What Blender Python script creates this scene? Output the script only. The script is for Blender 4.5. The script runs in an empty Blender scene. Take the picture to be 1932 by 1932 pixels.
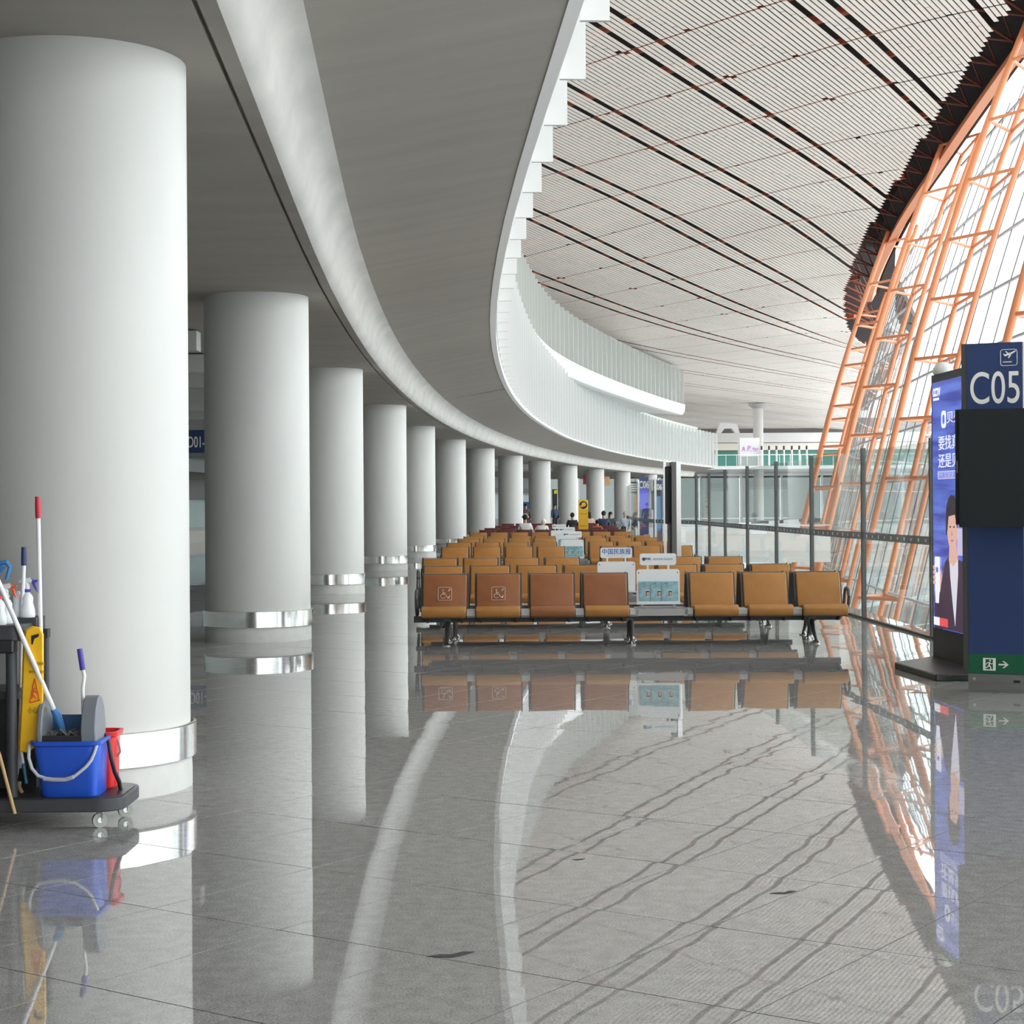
import bpy, bmesh, math, random
from mathutils import Matrix, Vector
random.seed(7)
SC = bpy.context.scene
COL = SC.collection
PI = math.pi

# ------------------------------------------------------------------ camera
F = 3400.0
ROLL = 0.007
CAMZ = 1.6
cd = bpy.data.cameras.new('camera'); cam = bpy.data.objects.new('camera', cd); COL.objects.link(cam)
cd.sensor_width = 36.0; cd.lens = 36.0 * F / 1932.0
cd.shift_y = -11.0 / 1932.0
cd.clip_start = 0.05; cd.clip_end = 2000
cr = math.cos(ROLL); sr = math.sin(ROLL)
cam.matrix_world = Matrix(((cr, sr, 0, 0), (0, 0, -1, 0), (-sr, cr, 0, CAMZ), (0, 0, 0, 1)))
SC.camera = cam

def U(x, y, D):
    """pixel of the 1932 frame + distance -> world point"""
    u = x - 966.0; v = 966.0 - y
    a = u + ROLL * v; b = -ROLL * u + v - 11.0
    return Vector((a / F * D, D, CAMZ + b / F * D))

# ------------------------------------------------------------------ world and exposure
W = bpy.data.worlds.new('overcast'); SC.world = W; W.use_nodes = True
nt = W.node_tree; nt.nodes.clear()
wo = nt.nodes.new('ShaderNodeOutputWorld'); bg = nt.nodes.new('ShaderNodeBackground')
tc = nt.nodes.new('ShaderNodeTexCoord'); sx = nt.nodes.new('ShaderNodeSeparateXYZ')
rp = nt.nodes.new('ShaderNodeValToRGB')
nt.links.new(tc.outputs['Generated'], sx.inputs[0]); nt.links.new(sx.outputs[2], rp.inputs[0])
rp.color_ramp.elements[0].position = 0.0; rp.color_ramp.elements[0].color = (0.93, 0.95, 0.97, 1)
rp.color_ramp.elements[1].position = 1.0; rp.color_ramp.elements[1].color = (0.90, 0.94, 1.0, 1)
nt.links.new(rp.outputs[0], bg.inputs[0]); bg.inputs[1].default_value = 1.55
nt.links.new(bg.outputs[0], wo.inputs[0])
SC.view_settings.view_transform = 'Standard'; SC.view_settings.look = 'None'
SC.view_settings.gamma = 1.0; SC.view_settings.use_curve_mapping = False
SC.view_settings.exposure = 1.77
SC.cycles.max_bounces = 14; SC.cycles.diffuse_bounces = 7; SC.cycles.glossy_bounces = 5
SC.cycles.transparent_max_bounces = 24; SC.cycles.transmission_bounces = 6
SC.cycles.sample_clamp_indirect = 6.0
SC.cycles.use_denoising = True

# ------------------------------------------------------------------ materials
MATS = {}
def mat(name, col, rough=0.5, metal=0.0, emit=None, spec=0.5, noise=None, bump=None, coat=0.0):
    """noise=(scale, amount, stretch xyz): real colour variation; bump=(scale, strength, dist)"""
    if name in MATS: return MATS[name]
    m = bpy.data.materials.new(name); m.use_nodes = True; MATS[name] = m
    n = m.node_tree; b = n.nodes['Principled BSDF']
    b.inputs['Base Color'].default_value = (*col, 1)
    b.inputs['Roughness'].default_value = rough; b.inputs['Metallic'].default_value = metal
    b.inputs['Specular IOR Level'].default_value = spec
    b.inputs['Coat Weight'].default_value = coat
    if emit:
        b.inputs['Emission Color'].default_value = (*emit[0], 1); b.inputs['Emission Strength'].default_value = emit[1]
    if noise or bump:
        t = n.nodes.new('ShaderNodeTexCoord'); mp = n.nodes.new('ShaderNodeMapping')
        n.links.new(t.outputs['Object'], mp.inputs[0])
    if noise:
        s, amt, st = noise
        mp.inputs['Scale'].default_value = st
        k = n.nodes.new('ShaderNodeTexNoise'); k.inputs['Scale'].default_value = s; k.inputs['Detail'].default_value = 5
        n.links.new(mp.outputs[0], k.inputs['Vector'])
        r = n.nodes.new('ShaderNodeValToRGB')
        r.color_ramp.elements[0].position = 0.3; r.color_ramp.elements[1].position = 0.7
        r.color_ramp.elements[0].color = (*[c * (1 - amt) for c in col], 1)
        r.color_ramp.elements[1].color = (*[min(1, c * (1 + amt)) for c in col], 1)
        n.links.new(k.outputs['Fac'], r.inputs[0]); n.links.new(r.outputs[0], b.inputs['Base Color'])
    if bump:
        s, st, dist = bump
        k2 = n.nodes.new('ShaderNodeTexNoise'); k2.inputs['Scale'].default_value = s; k2.inputs['Detail'].default_value = 3
        n.links.new(t.outputs['Object'], k2.inputs['Vector'])
        bp = n.nodes.new('ShaderNodeBump'); bp.inputs['Strength'].default_value = st; bp.inputs['Distance'].default_value = dist
        n.links.new(k2.outputs['Fac'], bp.inputs['Height']); n.links.new(bp.outputs[0], b.inputs['Normal'])
    return m

def glassmat(name, tint=(0.94, 0.97, 0.96), refl=1.0, base=0.0, hazec=None):
    m = bpy.data.materials.new(name); m.use_nodes = True; n = m.node_tree; n.nodes.clear()
    o = n.nodes.new('ShaderNodeOutputMaterial'); tr = n.nodes.new('ShaderNodeBsdfTransparent')
    gl = n.nodes.new('ShaderNodeBsdfGlossy'); mx = n.nodes.new('ShaderNodeMixShader')
    fr = n.nodes.new('ShaderNodeFresnel'); fr.inputs[0].default_value = 1.5
    mm = n.nodes.new('ShaderNodeMath'); mm.operation = 'MULTIPLY_ADD'
    mm.inputs[1].default_value = refl; mm.inputs[2].default_value = base; mm.use_clamp = True
    tr.inputs[0].default_value = (*tint, 1); gl.inputs['Roughness'].default_value = 0.0
    n.links.new(fr.outputs[0], mm.inputs[0]); n.links.new(mm.outputs[0], mx.inputs[0])
    n.links.new(tr.outputs[0], mx.inputs[1]); n.links.new(gl.outputs[0], mx.inputs[2])
    if hazec:
        df = n.nodes.new('ShaderNodeBsdfDiffuse'); df.inputs[0].default_value = (*hazec[0], 1)
        m2 = n.nodes.new('ShaderNodeMixShader'); m2.inputs[0].default_value = hazec[1]
        n.links.new(mx.outputs[0], m2.inputs[1]); n.links.new(df.outputs[0], m2.inputs[2])
        n.links.new(m2.outputs[0], o.inputs[0])
    else:
        n.links.new(mx.outputs[0], o.inputs[0])
    MATS[name] = m
    return m

def granite():
    m = bpy.data.materials.new('polished_granite'); m.use_nodes = True; n = m.node_tree
    b = n.nodes['Principled BSDF']; b.inputs['Roughness'].default_value = 0.014
    b.inputs['IOR'].default_value = 1.6
    t = n.nodes.new('ShaderNodeTexCoord')
    g = n.nodes.new('ShaderNodeNewGeometry')
    k = n.nodes.new('ShaderNodeTexNoise'); k.inputs['Scale'].default_value = 120; k.inputs['Detail'].default_value = 3
    k.inputs['Roughness'].default_value = 0.75
    n.links.new(g.outputs['Position'], k.inputs['Vector'])
    k3 = n.nodes.new('ShaderNodeTexNoise'); k3.inputs['Scale'].default_value = 14; k3.inputs['Detail'].default_value = 4
    n.links.new(g.outputs['Position'], k3.inputs['Vector'])
    ad = n.nodes.new('ShaderNodeMath'); ad.operation = 'MULTIPLY_ADD'; ad.inputs[1].default_value = 0.22
    n.links.new(k3.outputs['Fac'], ad.inputs[0]); 
    sc_ = n.nodes.new('ShaderNodeMath'); sc_.operation = 'MULTIPLY'; sc_.inputs[1].default_value = 0.78
    n.links.new(k.outputs['Fac'], sc_.inputs[0]); n.links.new(sc_.outputs[0], ad.inputs[2])
    r = n.nodes.new('ShaderNodeValToRGB')
    r.color_ramp.elements[0].position = 0.38; r.color_ramp.elements[0].color = (0.22, 0.217, 0.21, 1)
    r.color_ramp.elements[1].position = 0.62; r.color_ramp.elements[1].color = (0.51, 0.50, 0.485, 1)
    n.links.new(ad.outputs[0], r.inputs[0]); n.links.new(r.outputs[0], b.inputs['Base Color'])
    k2 = n.nodes.new('ShaderNodeTexNoise'); k2.inputs['Scale'].default_value = 2.2; k2.inputs['Detail'].default_value = 1
    n.links.new(g.outputs['Position'], k2.inputs['Vector'])
    bp = n.nodes.new('ShaderNodeBump'); bp.inputs['Strength'].default_value = 0.35; bp.inputs['Distance'].default_value = 0.0009
    n.links.new(k2.outputs['Fac'], bp.inputs['Height']); n.links.new(bp.outputs[0], b.inputs['Normal'])
    MATS['granite'] = m
    return m

GRAN = granite()
M_col = mat('painted_column', (0.60, 0.60, 0.575), 0.55, noise=(3, 0.02, (1, 1, 0.4)))
M_base = mat('column_plinth_paint', (0.62, 0.62, 0.59), 0.5, noise=(7, 0.06, (1, 1, 1)))
M_steel = mat('brushed_steel', (0.72, 0.71, 0.69), 0.16, 1.0, bump=(2.5, 0.25, 0.01))
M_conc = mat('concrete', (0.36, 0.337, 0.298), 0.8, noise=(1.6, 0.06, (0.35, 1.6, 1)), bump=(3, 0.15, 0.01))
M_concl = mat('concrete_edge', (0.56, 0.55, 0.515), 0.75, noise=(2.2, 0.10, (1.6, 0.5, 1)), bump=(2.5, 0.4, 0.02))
M_white = mat('white_panel', (0.82, 0.82, 0.81), 0.5)
M_whiteu = mat('grey_white_panel', (0.66, 0.67, 0.64), 0.5)
M_wall = mat('pale_wall', (0.72, 0.74, 0.73), 0.6)
M_slat = mat('ceiling_slat_paint', (0.75, 0.70, 0.635), 0.5, noise=(0.08, 0.06, (1, 1, 1)))
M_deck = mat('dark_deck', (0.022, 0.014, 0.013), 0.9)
M_orange = mat('orange_steel', (0.68, 0.245, 0.105), 0.38)
M_redst = mat('red_steel', (0.42, 0.085, 0.03), 0.5)
M_mull = mat('grey_mullion', (0.42, 0.42, 0.42), 0.45, 0.3)
M_gap = mat('dark_joint', (0.05, 0.05, 0.05), 0.9)
G_fac = glassmat('facade_glass', (0.95, 0.97, 0.97), 0.22)
G_part = glassmat('partition_glass', (0.95, 0.98, 0.97), 0.36, 0.0)
M_blk = mat('black_plastic', (0.018, 0.019, 0.02), 0.4)
M_dgrey = mat('dark_grey_metal', (0.09, 0.092, 0.09), 0.45, 0.4)
M_alu = mat('aluminium', (0.55, 0.56, 0.56), 0.3, 0.9)

# ------------------------------------------------------------------ mesh helpers
class MB:
    def __init__(s): s.v = []; s.f = []
    def add(s, vs, fs):
        n = len(s.v); s.v += [tuple(v) for v in vs]; s.f += [tuple(i + n for i in f) for f in fs]; return s
    def box(s, x0, x1, y0, y1, z0, z1):
        return s.add([(x0,y0,z0),(x1,y0,z0),(x1,y1,z0),(x0,y1,z0),(x0,y0,z1),(x1,y0,z1),(x1,y1,z1),(x0,y1,z1)],
                     [(3,2,1,0),(4,5,6,7),(0,1,5,4),(1,2,6,5),(2,3,7,6),(3,0,4,7)])
    def prism(s, poly, z0, z1):
        n = len(poly)
        return s.add([(x,y,z0) for x,y in poly] + [(x,y,z1) for x,y in poly],
                     [tuple(reversed(range(n))), tuple(range(n, 2*n))] + [(i,(i+1)%n,n+(i+1)%n,n+i) for i in range(n)])
    def prism_x(s, prof, x0, x1):      # prof of (y,z)
        n = len(prof)
        return s.add([(x0,y,z) for y,z in prof] + [(x1,y,z) for y,z in prof],
                     [tuple(range(n)), tuple(reversed(range(n, 2*n)))] + [((i+1)%n,i,n+i,n+(i+1)%n) for i in range(n)])
    def prism_y(s, prof, y0, y1):      # prof of (x,z)
        n = len(prof)
        return s.add([(x,y0,z) for x,z in prof] + [(x,y1,z) for x,z in prof],
                     [tuple(range(n)), tuple(reversed(range(n, 2*n)))] + [((i+1)%n,i,n+i,n+(i+1)%n) for i in range(n)])
    def tube(s, pts, r, n=8, cap=True):
        pts = [Vector(p) for p in pts]; rs = r if isinstance(r, (list, tuple)) else [r]*len(pts)
        base = len(s.v); prev = None
        for i, p in enumerate(pts):
            if i == 0: t = pts[1]-pts[0]
            elif i == len(pts)-1: t = pts[-1]-pts[-2]
            else: t = (pts[i+1]-pts[i]).normalized() + (pts[i]-pts[i-1]).normalized()
            t.normalize()
            if prev is None:
                up = Vector((0,0,1)) if abs(t.z) < 0.9 else Vector((1,0,0))
                a = t.cross(up).normalized()
            else:
                a = (prev - t*prev.dot(t)).normalized()
            prev = a; b = t.cross(a)
            for k in range(n):
                th = 2*PI*k/n
                s.v.append(tuple(p + a*math.cos(th)*rs[i] + b*math.sin(th)*rs[i]))
        for i in range(len(pts)-1):
            for k in range(n):
                q = base+i*n; s.f.append((q+k, q+(k+1)%n, q+n+(k+1)%n, q+n+k))
        if cap:
            s.f.append(tuple(base+k for k in reversed(range(n)))); q = base+(len(pts)-1)*n
            s.f.append(tuple(q+k for k in range(n)))
        return s
    def lathe(s, prof, n=32, c=(0,0,0)):   # prof of (r,z) bottom to top
        base = len(s.v)
        for r, z in prof:
            for k in range(n):
                th = 2*PI*k/n; s.v.append((c[0]+r*math.cos(th), c[1]+r*math.sin(th), c[2]+z))
        for i in range(len(prof)-1):
            for k in range(n):
                q = base+i*n; s.f.append((q+k, q+(k+1)%n, q+n+(k+1)%n, q+n+k))
        s.f.append(tuple(base+k for k in reversed(range(n)))); q = base+(len(prof)-1)*n
        s.f.append(tuple(q+k for k in range(n)))
        return s
    def beam(s, p, q, w, h, up=(0,0,1)):
        p = Vector(p); q = Vector(q); t = (q-p).normalized(); up = Vector(up)
        a = t.cross(up).normalized()*w/2; b = a.cross(t).normalized()*h/2
        vs = [p-a-b, p+a-b, p+a+b, p-a+b, q-a-b, q+a-b, q+a+b, q-a+b]
        return s.add(vs, [(0,1,2,3),(7,6,5,4),(1,0,4,5),(2,1,5,6),(3,2,6,7),(0,3,7,4)])
    def sweep(s, rings, closed_profile=True, cap=True):
        n = len(rings[0]); base = len(s.v)
        for r in rings: s.v += [tuple(p) for p in r]
        m = n if closed_profile else n-1
        for i in range(len(rings)-1):
            for k in range(m):
                q = base+i*n; s.f.append((q+k, q+(k+1)%n, q+n+(k+1)%n, q+n+k))
        if cap and closed_profile:
            s.f.append(tuple(base+k for k in reversed(range(n)))); q = base+(len(rings)-1)*n
            s.f.append(tuple(q+k for k in range(n)))
        return s
    def sphere(s, c, r, n=12, m=8, sc=(1,1,1)):
        base = len(s.v)
        for i in range(m+1):
            ph = -PI/2 + PI*i/m
            for k in range(n):
                th = 2*PI*k/n
                s.v.append((c[0]+r*sc[0]*math.cos(ph)*math.cos(th), c[1]+r*sc[1]*math.cos(ph)*math.sin(th), c[2]+r*sc[2]*math.sin(ph)))
        for i in range(m):
            for k in range(n):
                q = base+i*n; s.f.append((q+k, q+(k+1)%n, q+n+(k+1)%n, q+n+k))
        return s
    def mesh(s, name, m, smooth=False):
        me = bpy.data.meshes.new(name); me.from_pydata(s.v, [], s.f)
        if m: me.materials.append(m)
        bm = bmesh.new(); bm.from_mesh(me)
        bmesh.ops.remove_doubles(bm, verts=bm.verts, dist=1e-5) if len(s.v) < 4000 else None
        bmesh.ops.recalc_face_normals(bm, faces=bm.faces)
        bm.to_mesh(me); bm.free()
        if smooth:
            me.polygons.foreach_set('use_smooth', [True]*len(me.polygons))
            try: me.set_sharp_from_angle(angle=math.radians(40))
            except Exception: pass
        return me
    def build(s, name, m, parent=None, smooth=False, bevel=0.0, seg=2, world=False):
        if world and parent is not None:
            inv = parent.matrix_basis.inverted() if parent.parent is None else (parent.parent.matrix_basis @ parent.matrix_basis).inverted()
            s.v = [tuple(inv @ Vector(v)) for v in s.v]
        o = bpy.data.objects.new(name, s.mesh(name, m, smooth)); COL.objects.link(o)
        if parent is not None: o.parent = parent
        if bevel:
            b = o.modifiers.new('bevel', 'BEVEL'); b.width = bevel; b.segments = seg; b.limit_method = 'ANGLE'; b.angle_limit = math.radians(35)
            if seg > 1: o.data.polygons.foreach_set('use_smooth', [True]*len(o.data.polygons)); 
            if seg > 1:
                try: o.data.set_sharp_from_angle(angle=math.radians(60))
                except Exception: pass
        return o

def tag(o, label=None, cat=None, group=None, kind=None):
    if label: o['label'] = label
    if cat: o['category'] = cat
    if group: o['group'] = group
    if kind: o['kind'] = kind
    return o
def empty(name, loc=(0,0,0), rz=0.0, label=None, cat=None, group=None, kind=None):
    o = bpy.data.objects.new(name, None); COL.objects.link(o); o.location = loc; o.rotation_euler = (0,0,rz)
    o.empty_display_size = 0.2
    return tag(o, label, cat, group, kind)
def share(src, name, parent=None, loc=None):
    o = src.copy(); COL.objects.link(o); o.name = name
    if parent is not None: o.parent = parent
    if loc is not None: o.location = loc
    return o
def copy_tree(o, parent=None):
    c = o.copy(); COL.objects.link(c)
    if parent is not None: c.parent = parent
    for ch in list(o.children): copy_tree(ch, c)
    return c
def struct(name, mb, m, label, **k):
    o = mb.build(name, m, **k); return tag(o, label, None, None, 'structure')

def text(name, body, size, m, parent, loc, rot=(PI/2,0,0), align='LEFT', sx=1.0, thick=0.001, bold=0.0):
    c = bpy.data.curves.new(name, 'FONT'); c.body = body; c.size = size; c.align_x = align; c.align_y = 'BOTTOM_BASELINE'
    c.extrude = thick; c.offset = bold
    t = bpy.data.objects.new(name, c); COL.objects.link(t)
    bpy.context.view_layer.update()
    me = bpy.data.meshes.new_from_object(t.evaluated_get(bpy.context.evaluated_depsgraph_get()))
    COL.objects.unlink(t); bpy.data.objects.remove(t)
    me.materials.clear(); me.materials.append(m)
    o = bpy.data.objects.new(name, me); COL.objects.link(o); o.parent = parent
    o.location = loc; o.rotation_euler = rot; o.scale = (sx, 1, 1)
    return o

def spl(pts):
    xs = [p[0] for p in pts]; ys = [p[1] for p in pts]; n = len(xs)
    m = []
    for i in range(n):
        if i == 0: m.append((ys[1]-ys[0])/(xs[1]-xs[0]))
        elif i == n-1: m.append((ys[-1]-ys[-2])/(xs[-1]-xs[-2]))
        else: m.append(((ys[i+1]-ys[i])/(xs[i+1]-xs[i]) + (ys[i]-ys[i-1])/(xs[i]-xs[i-1]))/2)
    def f(x):
        if x <= xs[0]: return ys[0] + m[0]*(x-xs[0])
        if x >= xs[-1]: return ys[-1] + m[-1]*(x-xs[-1])
        i = 0
        while x > xs[i+1]: i += 1
        h = xs[i+1]-xs[i]; t = (x-xs[i])/h
        return (2*t**3-3*t**2+1)*ys[i] + (t**3-2*t**2+t)*h*m[i] + (-2*t**3+3*t**2)*ys[i+1] + (t**3-t**2)*h*m[i+1]
    return f

# ------------------------------------------------------------------ plan curves (X as a function of distance)
CC = spl([(-45,0.9),(-22,-0.5),(-10,-1.25),(0,-1.87),(10.4,-2.48),(22,-3.07),(33.7,-3.36),(45.8,-3.30),(57.9,-2.92),(69.6,-2.22),(80.5,-1.27),(92.2,-0.02),(104,1.65),(116,3.62),(127.8,5.93),(139.5,8.5),(151,11.4),(166,15.6),(190,22.8),(240,41)])
def frame(fn, D):
    e = 0.01; d = (fn(D+e)-fn(D-e))/(2*e); n = math.hypot(1, d)
    return Vector((d/n, 1/n, 0)), Vector((1/n, -d/n, 0))
def off(fn, D, s, z):
    t, n = frame(fn, D); return Vector((fn(D), D, 0)) + n*s + Vector((0,0,z))
EDGE = 3.08
def EE(D): return off(CC, D, EDGE, 0).x

FAC = spl([(-70,13.0),(-40,12.2),(-10,11.6),(20,11.3),(33,11.35),(43.5,11.64),(57,12.22),(70.5,13.23),(84,14.47),(97.5,16.6),(111,20.6),(125,28.5),(140,39),(160,54),(185,74)])
def lean(z): return 0.24*(z-4.2) + (0.007*(z-4.2)**2 if z > 4.2 else 0)
RZ = spl([(-70,18.6),(0,18.4),(40,17.6),(54,16.9),(62,16.2),(70,15.5),(79,14.7),(89,13.5),(100,12.4),(107,11.95),(115,11.65),(130,11.45),(150,11.35),(230,11.2),(300,11.2)])
def PF(D, z, o=0.0):
    return off(FAC, D, lean(z)+o, z)

# ------------------------------------------------------------------ floor: granite tiles laid askew over a bed
ang = math.radians(-35.0)
e1 = Vector((math.cos(ang), math.sin(ang), 0)); e2 = Vector((-math.sin(ang), math.cos(ang), 0))
TA, TB = 0.67, 0.95
oA = Vector((-1.0, 9.02, 0)).dot(e1); oB = Vector((-0.37, 7.62, 0)).dot(e2)
def ledge(D):
    """right edge of the floor, where the glass screen stands"""
    if D < 46: return 5.25
    return 4.65 if D < 75 else CC(D) + 6.6
bed = MB()
R_ = []
for D in list(range(-45, 46, 7)) + [45.99, 46, 60, 74.9, 75] + list(range(82, 236, 8)):
    R_.append([Vector((-26+max(0, CC(D)-0), D, -0.35)), Vector((ledge(D), D, -0.35)), Vector((ledge(D), D, -0.0018)), Vector((-26+max(0, CC(D)), D, -0.0018))])
bed.sweep(R_)
floor = struct('floor', bed, MATS['dark_joint'], 'polished grey granite floor of the concourse')
gap = 0.0032
def tile_ok(c):
    return -40 < c.y < 62 and -20 < c.x < ledge(c.y) + 0.42
vis, rest = [], []
for i in range(-110, 110):
    for j in range(-110, 110):
        c = e1*(oA+(i+0.5)*TA) + e2*(oB+(j+0.5)*TB)
        if not tile_ok(c): continue
        inview = c.y > 4.4 and abs(c.x) < c.y*0.284+0.55 and c.y < 26
        (vis if inview else rest).append((c, i, j))
vis.sort(key=lambda t: t[0].y); rest += vis[300:]; vis = vis[:300]
def tile_geo(mb, c, tilt, lim=None):
    hx, hy = TA/2-gap, TB/2-gap
    q = [e1*a + e2*b + Vector((0,0,a*tilt[0]+b*tilt[1])) for a, b in ((-hx,-hy),(hx,-hy),(hx,hy),(-hx,hy))]
    if lim is not None:                                   # border tiles are cut to the floor edge
        o = []
        for i in range(len(q)):
            A, B = q[i], q[(i+1) % len(q)]
            if A.x <= lim: o.append(A)
            if (A.x <= lim) != (B.x <= lim): o.append(A + (B-A)*((lim-A.x)/(B.x-A.x)))
        q = o
    n = len(q)
    if n < 3: return
    mb.add([c + p - Vector((0,0,0.02)) for p in q] + [c + p for p in q], [tuple(reversed(range(n))), tuple(range(n, 2*n))] + [(i,(i+1)%n,n+(i+1)%n,n+i) for i in range(n)])
def rt(): return (random.gauss(0, 0.0006), random.gauss(0, 0.0006))
for c, i, j in vis:
    mb = MB(); tile_geo(mb, Vector((0,0,0)), rt(), ledge(c.y)-0.01-c.x)
    if not mb.v: continue
    o = mb.build('tile', GRAN, floor); o.location = c
mb = MB()
for c, i, j in rest: tile_geo(mb, c, rt(), ledge(c.y)-0.01-c.x)
tag(mb.build('tiles', GRAN, floor), None, None, None, 'stuff')
mb = MB()
R_ = []
for D in [61, 66, 74.9, 75] + list(range(82, 236, 8)):
    R_.append([Vector((-26+max(0, CC(D)), D, -0.01)), Vector((ledge(D)-0.05, D, -0.01)), Vector((ledge(D)-0.05, D, 0.0)), Vector((-26+max(0, CC(D)), D, 0.0))])
mb.sweep(R_)
mb.build('far_floor', GRAN, floor)
# scuffs
for k, (x, y) in enumerate(((1478, 1685), (850, 1803), (1092, 1622))):
    u = U(x, y, 1); D = CAMZ/(-(u.z-CAMZ)); p = U(x, y, D); s = (0.06, 0.085, 0.03)[k]
    pts = [(-1,-.1),(-.4,.15),(0,.1),(.5,.5),(1,.45),(.6,.05),(.1,-.25),(-.5,-.2)]
    o = MB().prism([(a*s, b*s*1.3) for a, b in pts], 0, 0.0012).build('scuff_mark', mat('scuff', (0.05,0.05,0.05), 0.8), floor)
    o.location = (p.x, p.y, 0.0008)

# ground outside, and the lower level beyond the glass screen
struct('ground', MB().box(-400, 400, -300, 700, -9.3, -9.0), mat('apron_concrete', (0.55,0.55,0.54), 0.9), 'pale apron outside, added to bounce sky light to the roof')  # pale ground added to reflect sky light up to the roof underside
lw = MB(); R_ = []
for D in list(range(-60, 190, 6)):
    a = 5.3 if D < 46 else ledge(D)+.05
    b = PF(D, -4.8, 1.3)
    R_.append([Vector((a, D, -5.1)), Vector((b.x, b.y, -5.1)), Vector((b.x, b.y, -4.9)), Vector((a, D, -4.9))])
lw.sweep(R_)
struct('lower_floor', lw, mat('lower_floor_stone', (0.55,0.54,0.52), 0.12), 'pale lower level floor beyond the glass screen')
# edge wall under the floor
we = MB(); R_ = []
for D in [-45, 0, 45.9, 46, 60, 74.9] + list(range(75, 236, 10)):
    a = ledge(D); R_.append([Vector((a-0.2, D, -5)), Vector((a, D, -5)), Vector((a, D, -0.02)), Vector((a-0.2, D, -0.02))])
we.sweep(R_); struct('trim_1', we, M_wall, 'white edge wall below the floor')

# ------------------------------------------------------------------ columns
cols = [(146,211,10.4),(486,98,22.0),(622,64,33.7),(720.5,47.1,45.8),(784.5,37.3,57.9),(848.5,31,69.6),(907,27,80.5),(963.5,23.3,92.2),
        (1018.4,20.9,104),(1071.2,18.4,116),(1123.3,16.9,127.8),(1174.3,15.5,139.5),(1226,14.3,151)]
HC = 4.17
shaft = MB().lathe([(0.66,0.17),(0.635,0.17),(0.635,HC+0.02)], 72)
ordn = ['nearest','second nearest','third','fourth','fifth','sixth','seventh','eighth','ninth','tenth','eleventh','twelfth','farthest']
first = None
for k, (x, hw, D) in enumerate(cols):
    X = (x-966 + 0.0)/F*D
    lab = 'round off-white column with steel band, %s of the curved colonnade' % ordn[k]
    if k == 0: lab = 'huge nearest round off-white column behind the cleaning cart'
    if first is None:
        r = empty('column', (X, D, 0), 0, lab, 'column', 'columns of the curved colonnade')
        MB().lathe([(0.635,0.19),(0.635,HC+0.02)], 96).build('shaft', M_col, r, smooth=True)
        MB().lathe([(0.645,0.0),(0.645,0.10),(0.64,0.19)], 96).build('plinth', M_base, r, smooth=True)
        MB().lathe([(0.662,0.175),(0.668,0.18),(0.668,0.365),(0.662,0.37),(0.637,0.37)], 96).build('steel_band', M_steel, r, smooth=True)
        MB().lathe([(0.6,HC-0.02),(0.6,HC+0.02)], 48).build('shadow_joint', MATS['dark_joint'], r)
        first = r
    else:
        r = copy_tree(first); r.location = (X, D, 0); r.rotation_euler = (0,0,k*0.7); r['label'] = lab

# ------------------------------------------------------------------ concrete slab over the colonnade
DS = [-45+3.0*i for i in range(int((166.5+45)/3.0)+1)] + [166.8]
def ring(prof, D): return [off(CC, D, s, z) for s, z in prof]
inner = [(-20,HC),(0.80,HC),(0.80,HC+0.05),(0.83,HC+0.05),(0.83,HC),(0.93,HC),(0.93,HC+0.5),(-20,HC+0.5)]
slab = MB().sweep([ring(inner, D) for D in DS])
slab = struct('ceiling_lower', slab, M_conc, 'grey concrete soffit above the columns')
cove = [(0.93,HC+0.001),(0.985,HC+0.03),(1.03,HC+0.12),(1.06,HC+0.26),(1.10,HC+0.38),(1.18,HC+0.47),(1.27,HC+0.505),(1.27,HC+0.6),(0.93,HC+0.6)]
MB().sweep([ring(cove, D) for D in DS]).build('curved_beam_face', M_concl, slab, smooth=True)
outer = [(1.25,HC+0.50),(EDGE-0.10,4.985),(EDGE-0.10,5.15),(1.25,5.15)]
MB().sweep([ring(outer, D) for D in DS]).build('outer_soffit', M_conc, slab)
lip = [(EDGE-0.11,4.975),(EDGE,5.0),(EDGE,5.13),(EDGE-0.11,5.16)]
MB().sweep([ring(lip, D) for D in DS]).build('slab_edge_lip', M_white, slab)
# soffit expansion joint
mb = MB(); mb.beam(off(CC, 52, 1.3, 4.69), off(CC, 52, EDGE-0.12, 4.985), 0.06, 0.02); mb.build('expansion_joint', MATS['dark_joint'], slab)
# upper storeys set back over the slab
up = MB()
up.sweep([ring([(EDGE-0.45,5.15),(EDGE-0.35,5.15),(EDGE-0.35,8.2),(EDGE-0.45,8.2)], D) for D in DS])
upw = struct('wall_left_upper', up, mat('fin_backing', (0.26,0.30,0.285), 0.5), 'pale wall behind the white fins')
MB().sweep([ring([(EDGE-0.34,7.9),(EDGE-0.22,7.9),(EDGE-0.22,8.40),(EDGE-0.34,8.40)], D) for D in DS if D < 160]).build('glass_balustrade', mat('pale_green_glass', (0.62,0.74,0.72), 0.15), upw)
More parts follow.
